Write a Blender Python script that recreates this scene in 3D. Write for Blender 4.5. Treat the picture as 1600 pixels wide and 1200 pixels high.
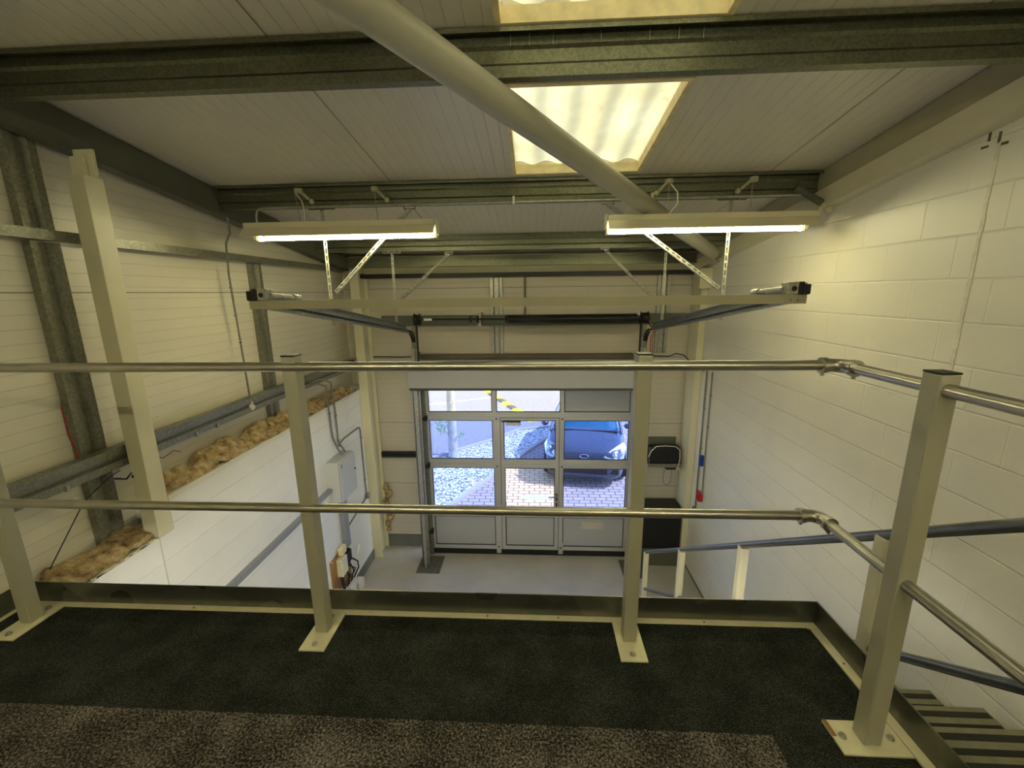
import bpy, bmesh, math, random
from mathutils import Vector, Matrix
random.seed(7)
S = bpy.context.scene
for o in list(bpy.data.objects): bpy.data.objects.remove(o)
COL = S.collection

# ------------------------------------------------------------------ camera
F_PX = 658.64
EYE = Vector((0, 0, 4.03))
pit, yaw, rol = math.radians(12.2615), math.radians(3.1124), math.radians(-0.7065)
fwd = Vector((-math.sin(yaw)*math.cos(pit), math.cos(yaw)*math.cos(pit), -math.sin(pit)))
rt = Vector((math.cos(yaw), math.sin(yaw), 0)); up = rt.cross(fwd)
r2 = rt*math.cos(rol)+up*math.sin(rol); u2 = -rt*math.sin(rol)+up*math.cos(rol)
cam_d = bpy.data.cameras.new('camera'); cam = bpy.data.objects.new('camera', cam_d); COL.objects.link(cam)
cam_d.sensor_width = 36; cam_d.lens = F_PX/1600*36; cam_d.clip_start = 0.02
m3 = Matrix((r2, u2, -fwd)).transposed()
cam.matrix_world = Matrix.Translation(EYE) @ m3.to_4x4()
S.camera = cam

# ------------------------------------------------------------------ light
S.view_settings.view_transform = 'Standard'; S.view_settings.look = 'None'
S.view_settings.gamma = 1; S.view_settings.use_curve_mapping = False
S.view_settings.exposure = 1.42
SKY_STRENGTH = 0.31
SUN_STRENGTH = 2.9
TUBE_STRENGTH = 22.0
W = bpy.data.worlds.new('sky'); S.world = W; W.use_nodes = True
wn = W.node_tree; wn.nodes.clear()
sky = wn.nodes.new('ShaderNodeTexSky'); sky.sky_type = 'NISHITA'; sky.sun_disc = False
sky.sun_elevation = math.radians(48); sky.sun_rotation = math.radians(100); sky.altitude = 50
bg = wn.nodes.new('ShaderNodeBackground'); bg.inputs[1].default_value = SKY_STRENGTH
wo = wn.nodes.new('ShaderNodeOutputWorld')
wn.links.new(sky.outputs[0], bg.inputs[0]); wn.links.new(bg.outputs[0], wo.inputs[0])
sd = bpy.data.lights.new('sun', 'SUN'); sd.energy = SUN_STRENGTH; sd.angle = math.radians(0.6); sd.color = (1, .95, .86)
sun = bpy.data.objects.new('sun', sd); COL.objects.link(sun)
sun.rotation_euler = Vector((-0.80, 0.10, -1.0)).to_track_quat('-Z', 'Y').to_euler()

def area_lamp(name, loc, sx, sy, power, color, rot=(0, 0, 0)):
    d = bpy.data.lights.new(name, 'AREA'); d.shape = 'RECTANGLE'; d.size = sx; d.size_y = sy
    d.energy = power; d.color = color
    o = bpy.data.objects.new(name, d); COL.objects.link(o); o.location = loc; o.rotation_euler = rot
    return o

# ------------------------------------------------------------------ materials
def nt(name):
    m = bpy.data.materials.new(name); m.use_nodes = True
    t = m.node_tree; b = t.nodes['Principled BSDF']
    return m, t, b
def coord(t, kind='Object'):
    c = t.nodes.new('ShaderNodeTexCoord'); return c.outputs[kind]
def geo_pos(t):
    return t.nodes.new('ShaderNodeNewGeometry').outputs['Position']
def noise(t, v, scale, detail=3, rough=.55):
    n = t.nodes.new('ShaderNodeTexNoise'); n.inputs['Scale'].default_value = scale
    n.inputs['Detail'].default_value = detail; n.inputs['Roughness'].default_value = rough
    t.links.new(v, n.inputs['Vector']); return n.outputs['Fac']
def ramp(t, f, stops):
    r = t.nodes.new('ShaderNodeValToRGB'); e = r.color_ramp.elements
    while len(e) > 1: e.remove(e[-1])
    e[0].position = stops[0][0]; e[0].color = (*stops[0][1], 1)
    for p, c in stops[1:]:
        k = e.new(p); k.color = (*c, 1)
    t.links.new(f, r.inputs[0]); return r.outputs[0]
def mathn(t, op, a, b=None, c=None):
    n = t.nodes.new('ShaderNodeMath'); n.operation = op
    for i, v in enumerate((a, b, c)):
        if v is None: continue
        if isinstance(v, (int, float)): n.inputs[i].default_value = v
        else: t.links.new(v, n.inputs[i])
    return n.outputs[0]
def bump(t, b, h, strength=.3, dist=.01, prev=None):
    n = t.nodes.new('ShaderNodeBump'); n.inputs['Strength'].default_value = strength; n.inputs['Distance'].default_value = dist
    t.links.new(h, n.inputs['Height'])
    if prev: t.links.new(prev, n.inputs['Normal'])
    if b: t.links.new(n.outputs[0], b.inputs['Normal'])
    return n.outputs[0]
def mixc(t, f, a, b):
    n = t.nodes.new('ShaderNodeMix'); n.data_type = 'RGBA'
    if isinstance(f, (int, float)): n.inputs[0].default_value = f
    else: t.links.new(f, n.inputs[0])
    for i, v in ((6, a), (7, b)):
        if isinstance(v, tuple): n.inputs[i].default_value = (*v, 1)
        else: t.links.new(v, n.inputs[i])
    return n.outputs[2]
def lin(c):  # sRGB 0-255 -> linear
    return tuple(((x/255)/12.92 if x/255 <= .04045 else ((x/255+.055)/1.055)**2.4) for x in c)

def plain(name, rgb, rough=.5, metal=0, var=.08, scale=6, bmp=0, bscale=60):
    m, t, b = nt(name); c = lin(rgb)
    p = geo_pos(t)
    f = noise(t, p, scale, 4)
    lo = tuple(x*(1-var) for x in c); hi = tuple(min(1, x*(1+var)) for x in c)
    t.links.new(ramp(t, f, [(.3, lo), (.7, hi)]), b.inputs['Base Color'])
    b.inputs['Roughness'].default_value = rough; b.inputs['Metallic'].default_value = metal
    if bmp: bump(t, b, noise(t, p, bscale, 4), bmp, .003)
    return m

def galvanised(name, rgb, rough=.42, scale=70, metal=.9):
    m, t, b = nt(name); c = lin(rgb); p = geo_pos(t)
    v = t.nodes.new('ShaderNodeTexVoronoi'); v.inputs['Scale'].default_value = scale; t.links.new(p, v.inputs['Vector'])
    sep = t.nodes.new('ShaderNodeSeparateColor'); t.links.new(v.outputs['Color'], sep.inputs[0])
    f = mathn(t, 'ADD', mathn(t, 'MULTIPLY', sep.outputs[0], .5), mathn(t, 'MULTIPLY', noise(t, p, 5, 4), .5))
    t.links.new(ramp(t, f, [(.2, tuple(x*.75 for x in c)), (.8, tuple(min(1, x*1.2) for x in c))]), b.inputs['Base Color'])
    t.links.new(mathn(t, 'ADD', rough-.08, mathn(t, 'MULTIPLY', sep.outputs[1], .16)), b.inputs['Roughness'])
    b.inputs['Metallic'].default_value = metal
    return m

def axis(t, p, i):
    s = t.nodes.new('ShaderNodeSeparateXYZ'); t.links.new(p, s.inputs[0]); return s.outputs[i]
def line_mask(t, v, period, width, off=0.0):
    """1 on a thin line every `period` metres, 0 elsewhere"""
    a = mathn(t, 'ADD', v, -off+period*200)
    fr = mathn(t, 'FRACT', mathn(t, 'DIVIDE', a, period))
    d = mathn(t, 'ABSOLUTE', mathn(t, 'SUBTRACT', fr, .5))       # .5 on the line
    mr = t.nodes.new('ShaderNodeMapRange'); mr.interpolation_type = 'SMOOTHSTEP'
    mr.inputs['From Min'].default_value = .5-width/period; mr.inputs['From Max'].default_value = .5
    t.links.new(d, mr.inputs['Value']); return mr.outputs[0]

def panel_mat(name, rgb, ax, rib, rib_off, seam, seam_off, rough=.38, ribdark=.07, strength=.5):
    """white steel liner panel: micro ribs and dark joints between the panels"""
    m, t, b = nt(name); c = lin(rgb); p = geo_pos(t); v = axis(t, p, ax)
    r = line_mask(t, v, rib, .006, rib_off); s = line_mask(t, v, seam, .006, seam_off)
    n = noise(t, p, 1.3, 4)
    base = ramp(t, n, [(.3, tuple(x*.95 for x in c)), (.7, c)])
    c1 = mixc(t, mathn(t, 'MULTIPLY', r, ribdark), base, (.12, .11, .08))
    c2 = mixc(t, mathn(t, 'MULTIPLY', s, .85), c1, (.05, .045, .03))
    t.links.new(c2, b.inputs['Base Color']); b.inputs['Roughness'].default_value = rough
    h = mathn(t, 'SUBTRACT', 1, mathn(t, 'MAXIMUM', mathn(t, 'MULTIPLY', r, .5), s))
    n1 = bump(t, None, h, strength, .004)
    bump(t, b, noise(t, p, 3, 2), .08, .05, n1)
    return m

def block_mat(name, rgb, ax, zoff=.02, aoff=0.0, strength=.8, perp=.55):
    m, t, b = nt(name); c = lin(rgb); p = geo_pos(t)
    cx = t.nodes.new('ShaderNodeCombineXYZ')
    t.links.new(mathn(t, 'ADD', axis(t, p, ax), 45+aoff), cx.inputs[0]); t.links.new(mathn(t, 'ADD', axis(t, p, 2), 22.5-zoff), cx.inputs[1])
    br = t.nodes.new('ShaderNodeTexBrick'); br.offset = .5
    br.inputs['Scale'].default_value = 1; br.inputs['Brick Width'].default_value = .45; br.inputs['Row Height'].default_value = .225
    br.inputs['Mortar Size'].default_value = .006; br.inputs['Mortar Smooth'].default_value = .6
    t.links.new(cx.outputs[0], br.inputs['Vector'])
    course = line_mask(t, axis(t, p, 2), .225, .008, zoff)
    patch = ramp(t, noise(t, p, 1.1, 3), [(.42, (.1, .1, .1)), (.58, (1, 1, 1))])     # paint fills some joints more than others
    joints = mathn(t, 'MAXIMUM', mathn(t, 'MULTIPLY', course, .85), mathn(t, 'MULTIPLY', mathn(t, 'MULTIPLY', br.outputs['Fac'], patch), perp))
    n = noise(t, p, 2.2, 5)
    base = ramp(t, n, [(.3, tuple(x*.95 for x in c)), (.75, c)])
    t.links.new(mixc(t, mathn(t, 'MULTIPLY', joints, .05), base, tuple(x*.6 for x in c)), b.inputs['Base Color'])
    b.inputs['Roughness'].default_value = .5
    n1 = bump(t, None, mathn(t, 'SUBTRACT', 1, joints), strength, .005)
    bump(t, b, noise(t, p, 45, 6), .22, .003, n1)
    return m

M = {}
M['paint_wall'] = block_mat('painted_blockwork', (232, 228, 212), 1)
M['paint_wall_left'] = block_mat('painted_blockwork_left', (240, 239, 235), 1, zoff=.02, perp=.12, strength=.6)
M['liner'] = panel_mat('wall_liner_panel', (230, 224, 204), 2, .0769, .02, 1.0, .06, rough=.42, ribdark=.20, strength=.3)
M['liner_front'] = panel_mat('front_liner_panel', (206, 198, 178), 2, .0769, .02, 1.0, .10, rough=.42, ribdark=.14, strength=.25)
M['roof_liner'] = panel_mat('roof_liner_panel', (222, 216, 200), 0, .0769, .02, 2.92, -1.14, rough=.3, ribdark=.10, strength=.9)
M['cream'] = plain('cream_powder_coat', (214, 208, 178), .42, var=.03, scale=3)
M['post'] = plain('post_paint', (172, 169, 148), .4, var=.03, scale=4)
M['plate'] = plain('base_plate_paint', (226, 220, 186), .5, var=.06, scale=25)
M['column'] = plain('column_paint', (216, 210, 178), .45, var=.03, scale=4)
M['galv'] = galvanised('galvanised_steel', (138, 137, 120), .46, 80, .55)
M['galv_dark'] = galvanised('galvanised_purlin', (122, 123, 102), .42, 110)
M['galv_light'] = galvanised('galvanised_angle', (176, 175, 164), .38, 60, .6)
M['pipe'] = plain('galvanised_pipe', (192, 189, 178), .3, .92, var=.10, scale=16)
M['pipe_grey'] = plain('grey_steel_pipe', (126, 128, 130), .35, .85, var=.12, scale=16)
M['rafter'] = plain('rafter_grey_paint', (92, 94, 76), .5, var=.05)
M['rafter_cream'] = plain('rafter_cream_paint', (176, 170, 140), .55, var=.05)
M['kick'] = galvanised('toe_board_steel', (124, 124, 114), .34, 8, .8)
M['black'] = plain('black_plastic', (20, 20, 19), .45, var=.1)
M['black_metal'] = plain('black_steel', (34, 33, 30), .4, .4, var=.1)
M['lightbody'] = plain('light_housing_enamel', (226, 218, 186), .4, var=.03)
M['white_plastic'] = plain('white_plastic', (230, 226, 212), .4, var=.02)
M['doorframe'] = plain('anodised_aluminium', (188, 188, 186), .4, .4, var=.02)
M['doorpanel'] = plain('door_panel_grey', (170, 172, 174), .45, var=.02, scale=40, bmp=.05)
M['rubber'] = plain('rubber_seal', (14, 14, 14), .7, var=.1)
M['grey_box'] = plain('enclosure_grey_enamel', (198, 200, 196), .4, var=.02)
M['trunking'] = plain('trunking_grey', (150, 154, 160), .42, .2, var=.04)
M['seam_shadow'] = plain('seam_shadow_grey', (206, 204, 198), .6, var=.02)
M['pvc_grey'] = plain('conduit_grey', (128, 126, 120), .5, .2, var=.05)
M['red'] = plain('red_plastic', (176, 22, 26), .4, var=.05)
M['blue'] = plain('blue_plastic', (28, 60, 150), .4, var=.05)
M['red_cable'] = plain('red_cable', (150, 40, 36), .5)
M['foam'] = plain('sealing_foam', (205, 194, 160), .8, var=.1, scale=40, bmp=.5)
M['wood'] = plain('meter_board_wood', (150, 110, 66), .6, var=.2, scale=12)
M['skirting'] = plain('grey_painted_skirting', (112, 113, 106), .5, var=.08)
M['brown_angle'] = plain('brown_steel_angle', (96, 86, 66), .55, var=.1)
M['timber'] = plain('skylight_timber', (238, 222, 172), .6, var=.15, scale=14)
M['recess'] = plain('bare_concrete_recess', (92, 88, 76), .85, var=.25, scale=18, bmp=.4)
M['plaster'] = plain('filled_joint', (222, 216, 196), .7, var=.12, scale=22)
M['smudge'] = plain('dark_tape_residue', (92, 86, 66), .8, var=.3, scale=40)
M['tread'] = plain('stair_tread_grey', (128, 126, 104), .6, var=.12, scale=20)
M['tread_strip'] = plain('anti_slip_strip', (44, 42, 34), .85, var=.2, scale=60)

def mk_floor():
    m, t, b = nt('painted_concrete_floor'); p = geo_pos(t)
    f = noise(t, p, 2.5, 6)
    t.links.new(ramp(t, f, [(.3, lin((168, 164, 152))), (.7, lin((182, 178, 166)))]), b.inputs['Base Color'])
    b.inputs['Roughness'].default_value = .38; bump(t, b, noise(t, p, 12, 4), .06, .01); return m
M['floor'] = mk_floor()

def mk_carpet(name, stops, scale, ribs, strength):
    m, t, b = nt(name); p = geo_pos(t)
    f = noise(t, p, scale, 5, .75); big = noise(t, p, 7, 4)
    mixed = mathn(t, 'ADD', mathn(t, 'MULTIPLY', f, .82), mathn(t, 'MULTIPLY', big, .18))
    t.links.new(ramp(t, mixed, stops), b.inputs['Base Color'])
    b.inputs['Roughness'].default_value = .95; b.inputs['Specular IOR Level'].default_value = .15
    h = f
    if ribs:
        r = line_mask(t, axis(t, p, 1), .0062, .003)
        h = mathn(t, 'SUBTRACT', f, mathn(t, 'MULTIPLY', r, .55))
    bump(t, b, h, strength, .006); return m
M['carpet_dark'] = mk_carpet('ribbed_charcoal_carpet', [(.38, (.006, .007, .006)), (.5, (.024, .027, .023)), (.62, (.105, .112, .097))], 230, True, .8)
M['carpet_speckle'] = mk_carpet('speckled_loop_carpet', [(.42, (.010, .009, .008)), (.48, (.055, .049, .043)), (.55, (.21, .188, .165)), (.64, (.46, .42, .37))], 135, False, 1.0)

def mk_insulation():
    m, t, b = nt('mineral_wool'); p = geo_pos(t)
    f = noise(t, p, 14, 7, .65)
    t.links.new(ramp(t, f, [(.32, lin((112, 88, 54))), (.48, lin((186, 158, 114))), (.66, lin((226, 206, 164)))]), b.inputs['Base Color'])
    b.inputs['Roughness'].default_value = .95
    bump(t, b, noise(t, p, 60, 6, .7), .9, .02); return m
M['wool'] = mk_insulation()

def mk_skylight():
    m, t, b = nt('translucent_corrugated_sheet'); t.nodes.remove(b)
    p = geo_pos(t); out = t.nodes['Material Output']
    f = noise(t, p, 3.2, 5); st = noise(t, p, 9, 2)
    c = ramp(t, f, [(.3, (.30, .25, .115)), (.7, (.40, .345, .18))])
    c = mixc(t, ramp(t, st, [(.68, (0, 0, 0)), (.74, (.35, .35, .35))]), c, (.20, .16, .07))
    tr = t.nodes.new('ShaderNodeBsdfTranslucent'); t.links.new(c, tr.inputs[0])
    di = t.nodes.new('ShaderNodeBsdfDiffuse'); t.links.new(c, di.inputs[0])
    mx = t.nodes.new('ShaderNodeMixShader'); mx.inputs[0].default_value = .2
    t.links.new(tr.outputs[0], mx.inputs[1]); t.links.new(di.outputs[0], mx.inputs[2]); t.links.new(mx.outputs[0], out.inputs[0])
    return m
M['skylight'] = mk_skylight()

def mk_glass(name, tint, gloss=.06):
    m, t, b = nt(name); t.nodes.remove(b); out = t.nodes['Material Output']
    p = geo_pos(t); f = noise(t, p, 2, 2)
    tr = t.nodes.new('ShaderNodeBsdfTransparent')
    t.links.new(ramp(t, f, [(.2, tuple(x*.98 for x in tint)), (.8, tint)]), tr.inputs[0])
    gl = t.nodes.new('ShaderNodeBsdfGlossy'); gl.inputs['Roughness'].default_value = .02
    mx = t.nodes.new('ShaderNodeMixShader'); mx.inputs[0].default_value = gloss
    t.links.new(tr.outputs[0], mx.inputs[1]); t.links.new(gl.outputs[0], mx.inputs[2]); t.links.new(mx.outputs[0], out.inputs[0])
    return m
M['glass_clear'] = mk_glass('clear_glazing', (.96, .95, .95))
M['glass_shade_blue'] = mk_glass('shade_blue_glazing', (.66, .74, .98), .05)  # blue tint stands in for shade on the road and paving outside

m_, t_, b_ = nt('translucent_white_film'); b_.inputs['Base Color'].default_value = (.95, .95, .95, 1)
tl_ = t_.nodes.new('ShaderNodeBsdfTranslucent'); tl_.inputs[0].default_value = (1, 1, 1, 1); ms_ = t_.nodes.new('ShaderNodeMixShader'); ms_.inputs[0].default_value = .85
t_.links.new(b_.outputs[0], ms_.inputs[1]); t_.links.new(tl_.outputs[0], ms_.inputs[2]); t_.links.new(ms_.outputs[0], t_.nodes['Material Output'].inputs[0])
M['sticker'] = m_
def emis(name, col, s):
    m, t, b = nt(name)
    b.inputs['Base Color'].default_value = (*col, 1); b.inputs['Emission Color'].default_value = (*col, 1)
    b.inputs['Emission Strength'].default_value = s; return m
M['track'] = galvanised('galvanised_track', (158, 163, 166), .36, 60, .8)
M['tube'] = emis('lit_fluorescent_tube', (1, .94, .58), TUBE_STRENGTH)
M['tube_deck_fill'] = emis('added_tube_mezzanine', (1, .94, .62), TUBE_STRENGTH*1.5)
M['tube_cool_fill'] = emis('added_tube_cool', (1, .97, .88), TUBE_STRENGTH*2.6)

def mk_paving():
    m, t, b = nt('block_paving'); p = geo_pos(t)
    rot = t.nodes.new('ShaderNodeVectorRotate'); rot.rotation_type = 'Z_AXIS'; rot.inputs['Angle'].default_value = .0
    t.links.new(p, rot.inputs['Vector'])
    br = t.nodes.new('ShaderNodeTexBrick'); br.offset = .5
    br.inputs['Scale'].default_value = 1; br.inputs['Brick Width'].default_value = .22; br.inputs['Row Height'].default_value = .125
    br.inputs['Mortar Size'].default_value = .011; br.inputs['Mortar Smooth'].default_value = .2
    br.inputs['Color1'].default_value = (.50, .40, .35, 1); br.inputs['Color2'].default_value = (.40, .33, .30, 1); br.inputs['Mortar'].default_value = (.09, .08, .07, 1)
    t.links.new(rot.outputs[0], br.inputs['Vector'])
    t.links.new(mixc(t, mathn(t, 'MULTIPLY', noise(t, p, 1.5, 4), .2), br.outputs['Color'], (.46, .40, .38)), b.inputs['Base Color'])
    b.inputs['Roughness'].default_value = .85; bump(t, b, mathn(t, 'SUBTRACT', 1, br.outputs['Fac']), .5, .006); return m
M['paving'] = mk_paving()
def mk_gravel():
    m, t, b = nt('white_gravel'); p = geo_pos(t)
    v = t.nodes.new('ShaderNodeTexVoronoi'); v.inputs['Scale'].default_value = 26; t.links.new(p, v.inputs['Vector'])
    s = t.nodes.new('ShaderNodeSeparateColor'); t.links.new(v.outputs['Color'], s.inputs[0])
    c = ramp(t, s.outputs[0], [(.1, (.16, .18, .17)), (.3, (.45, .47, .45)), (.6, (.82, .82, .78))])
    c = mixc(t, ramp(t, v.outputs['Distance'], [(.5, (0, 0, 0)), (.75, (.8, .8, .8))]), c, (.10, .10, .09))
    t.links.new(c, b.inputs['Base Color']); b.inputs['Roughness'].default_value = .9
    bump(t, b, mathn(t, 'SUBTRACT', 1, v.outputs['Distance']), 1, .02); return m
M['gravel'] = mk_gravel()
M['asphalt'] = plain('asphalt_road', (140, 136, 134), .9, var=.12, scale=9, bmp=.3)
M['kerb'] = plain('concrete_kerb', (176, 170, 160), .85, var=.08, scale=12)
M['yellow'] = plain('yellow_road_paint', (236, 214, 30), .6, var=.06)
M['roadblack'] = plain('black_rubber_ramp', (92, 88, 78), .7, var=.1)
M['whiteline'] = plain('white_road_paint', (226, 224, 218), .7, var=.08)
M['bark'] = plain('pale_birch_bark', (176, 172, 164), .85, var=.28, scale=8, bmp=.6)
M['leaf'] = plain('green_leaves', (96, 158, 70), .6, var=.3, scale=20)
M['carpaint'] = plain('blue_grey_car_paint', (66, 74, 92), .3, .35, var=.04)
M['carpaint'].node_tree.nodes['Principled BSDF'].inputs['Coat Weight'].default_value = .6
M['carglass'] = plain('car_glass', (40, 96, 120), .06, .3, var=.1)  # cyan base colour stands in for sky reflected in the windscreen
M['headlamp'] = plain('clear_headlamp', (214, 220, 226), .08, .75, var=.1, scale=18)
M['chrome'] = plain('chrome', (222, 222, 222), .1, 1, var=.02)
M['badge'] = plain('badge_blue', (40, 52, 84), .3, .3)
M['tyre'] = plain('tyre_rubber', (22, 22, 23), .8)
M['letterplate'] = plain('satin_letter_plate', (214, 208, 192), .3, .5)

# ------------------------------------------------------------------ mesh kit
class MB:
    def __init__(s): s.v = []; s.f = []; s.sm = []
    def add(s, vs, fs, smooth=False):
        n = len(s.v); s.v += [Vector(p) for p in vs]
        for f in fs: s.f.append([i+n for i in f]); s.sm.append(smooth)
        return s
    def box(s, x0, x1, y0, y1, z0, z1):
        vs = [(x, y, z) for z in (z0, z1) for y in (y0, y1) for x in (x0, x1)]
        return s.add(vs, [(0, 2, 3, 1), (4, 5, 7, 6), (0, 1, 5, 4), (2, 6, 7, 3), (0, 4, 6, 2), (1, 3, 7, 5)])
    def bar(s, p0, p1, w, h, ref=(0, 0, 1)):
        """rectangular bar; w across, h along the ref direction"""
        p0, p1 = Vector(p0), Vector(p1); d = (p1-p0).normalized(); a = d.cross(Vector(ref)).normalized(); b = a.cross(d)
        vs = []
        for p in (p0, p1):
            for i, j in ((-1, -1), (1, -1), (1, 1), (-1, 1)): vs.append(p+a*(i*w/2)+b*(j*h/2))
        return s.add(vs, [(3, 2, 1, 0), (4, 5, 6, 7), (0, 1, 5, 4), (1, 2, 6, 5), (2, 3, 7, 6), (3, 0, 4, 7)])
    def tube(s, pts, r, n=14, cap=True):
        pts = [Vector(p) for p in pts]; rings = []; prev = None
        for i, p in enumerate(pts):
            if i == 0: d = pts[1]-p
            elif i == len(pts)-1: d = p-pts[i-1]
            else: d = (pts[i+1]-p).normalized()+(p-pts[i-1]).normalized()
            d.normalize()
            if prev is None:
                a = d.orthogonal().normalized()
            else:
                a = (prev-d*prev.dot(d)).normalized()
            prev = a; b = d.cross(a); rr = r[i] if isinstance(r, (list, tuple)) else r
            rings.append([p+(a*math.cos(2*math.pi*k/n)+b*math.sin(2*math.pi*k/n))*rr for k in range(n)])
        vs = [q for ring in rings for q in ring]; fs = []
        for i in range(len(rings)-1):
            for k in range(n): fs.append((i*n+k, i*n+(k+1) % n, (i+1)*n+(k+1) % n, (i+1)*n+k))
        s.add(vs, fs, True)
        if cap:
            s.add(rings[0], [tuple(reversed(range(n)))]); s.add(rings[-1], [tuple(range(n))])
        return s
    def prism(s, poly, o, u, v, d):
        """polygon (a,b) -> o+a*u+b*v, extruded by vector d"""
        o, u, v, d = Vector(o), Vector(u), Vector(v), Vector(d); n = len(poly)
        A = [o+u*a+v*b for a, b in poly]; B = [p+d for p in A]
        fs = [tuple(range(n))[::-1], tuple(range(n, 2*n))]+[(i, (i+1) % n, (i+1) % n+n, i+n) for i in range(n)]
        return s.add(A+B, fs)
    def sheet(s, line, t, o, u, v, d):
        """open profile line given a thickness, extruded"""
        L = [Vector((a, b)) for a, b in line]; off = []
        for i in range(len(L)):
            ds = []
            if i: ds.append((L[i]-L[i-1]).normalized())
            if i < len(L)-1: ds.append((L[i+1]-L[i]).normalized())
            dd = sum(ds, Vector((0, 0))).normalized(); nn = Vector((-dd.y, dd.x))
            k = 1/max(.4, abs(nn.dot(Vector((-ds[0].y, ds[0].x))))); off.append(L[i]+nn*t*k)
        o, u, v, d = Vector(o), Vector(u), Vector(v), Vector(d)
        for i in range(len(L)-1):
            q = [L[i], L[i+1], off[i+1], off[i]]
            A = [o+u*a.x+v*a.y for a in q]; B = [p+d for p in A]
            s.add(A+B, [(3, 2, 1, 0), (4, 5, 6, 7), (0, 1, 5, 4), (1, 2, 6, 5), (2, 3, 7, 6), (3, 0, 4, 7)])
        return s
    def ball(s, c, r, n=12, sz=1.0):
        c = Vector(c); vs = [c+Vector((0, 0, r*sz))]; fs = []; m = n//2
        for i in range(1, m):
            th = math.pi*i/m
            for k in range(n): vs.append(c+Vector((r*math.sin(th)*math.cos(2*math.pi*k/n), r*math.sin(th)*math.sin(2*math.pi*k/n), r*sz*math.cos(th))))
        vs.append(c-Vector((0, 0, r*sz))); e = len(vs)-1
        for k in range(n):
            fs.append((0, 1+k, 1+(k+1) % n)); fs.append((e, 1+(m-2)*n+(k+1) % n, 1+(m-2)*n+k))
            for i in range(m-2): fs.append((1+i*n+k, 1+(i+1)*n+k, 1+(i+1)*n+(k+1) % n, 1+i*n+(k+1) % n))
        return s.add(vs, fs, True)
    def build(s, name, mat, parent=None, bevel=0, origin=None, fix=True):
        me = bpy.data.meshes.new(name)
        o0 = Vector((0, 0, 0)); q = parent
        while q: o0 += q.location; q = q.parent
        me.from_pydata([tuple(p-o0) for p in s.v], [], s.f); me.materials.append(mat)
        for p, q in zip(me.polygons, s.sm): p.use_smooth = q
        if fix:
            bm = bmesh.new(); bm.from_mesh(me); bmesh.ops.recalc_face_normals(bm, faces=bm.faces); bm.to_mesh(me); bm.free()
        me.update(); o = bpy.data.objects.new(name, me); COL.objects.link(o)
        if parent: o.parent = parent
        else: o.location = o0
        if bevel:
            b = o.modifiers.new('bevel', 'BEVEL'); b.width = bevel; b.segments = 2; b.limit_method = 'ANGLE'; b.angle_limit = math.radians(50)
        return o

def tag(o, label=None, cat=None, group=None, kind=None):
    if label: o['label'] = label
    if cat: o['category'] = cat
    if group: o['group'] = group
    if kind: o['kind'] = kind
    return o
def thing(name, label, cat, loc=(0, 0, 0), group=None):
    o = bpy.data.objects.new(name, None); COL.objects.link(o); o.location = loc; o.empty_display_size = .1
    return tag(o, label, cat, group)
def struct(o): o['kind'] = 'structure'; return o
def arc(c, r, a0, a1, n, ax1, ax2):
    c, ax1, ax2 = Vector(c), Vector(ax1), Vector(ax2)
    return [c+ax1*(r*math.cos(a0+(a1-a0)*i/n))+ax2*(r*math.sin(a0+(a1-a0)*i/n)) for i in range(n+1)]
X, Y, Z = Vector((1, 0, 0)), Vector((0, 1, 0)), Vector((0, 0, 1))

def RZ(y): return 4.898-.137*(y-3.58)      # underside of the roof liner
XR = 2.25; YF = 6.10; YB = -4.0; XL = -2.75; ZM = 2.68

# ================================================================== STRUCTURE
struct(MB().box(XL-.1, XR+.1, YB, YF, -.12, 0).build('floor', M['floor']))
struct(MB().prism([(YB-.1, -.1), (YF+.3, -.1), (YF+.3, RZ(YF+.3)+.12), (YB-.1, RZ(YB-.1)+.12)], (XR, 0, 0), Y, Z, X*.22).build('wall_right', M['paint_wall']))
struct(MB().prism([(YB-.1, -.1), (YF+.3, -.1), (YF+.3, RZ(YF+.3)+.12), (YB-.1, RZ(YB-.1)+.12)], (XL-.12, 0, 0), Y, Z, X*.12).build('wall_left', M['liner']))
w = MB().box(XL, -2.5, 2.522, YF, -.05, 2.695).box(XL, -2.5, YB, 2.522, -.05, 2.455)
struct(w.build('wall_left_lower', M['paint_wall_left']))
struct(MB().prism([(XL-.1, -.1), (XR+.2, -.1), (XR+.2, RZ(YB)+.1), (XL-.1, RZ(YB)+.1)], (0, YB-.15, 0), X, Z, Y*.15).build('wall_back', M['paint_wall']))
# front wall with the door opening
DX0, DX1, DZ = -1.62, 1.43, 2.98
f = MB().box(XL-.1, DX0, YF, YF+.15, -.1, RZ(YF)+.1).box(DX1, XR+.2, YF, YF+.15, -.1, RZ(YF)+.1).box(DX0, DX1, YF, YF+.15, DZ, RZ(YF)+.1)
struct(f.build('wall_front', M['liner_front']))
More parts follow.
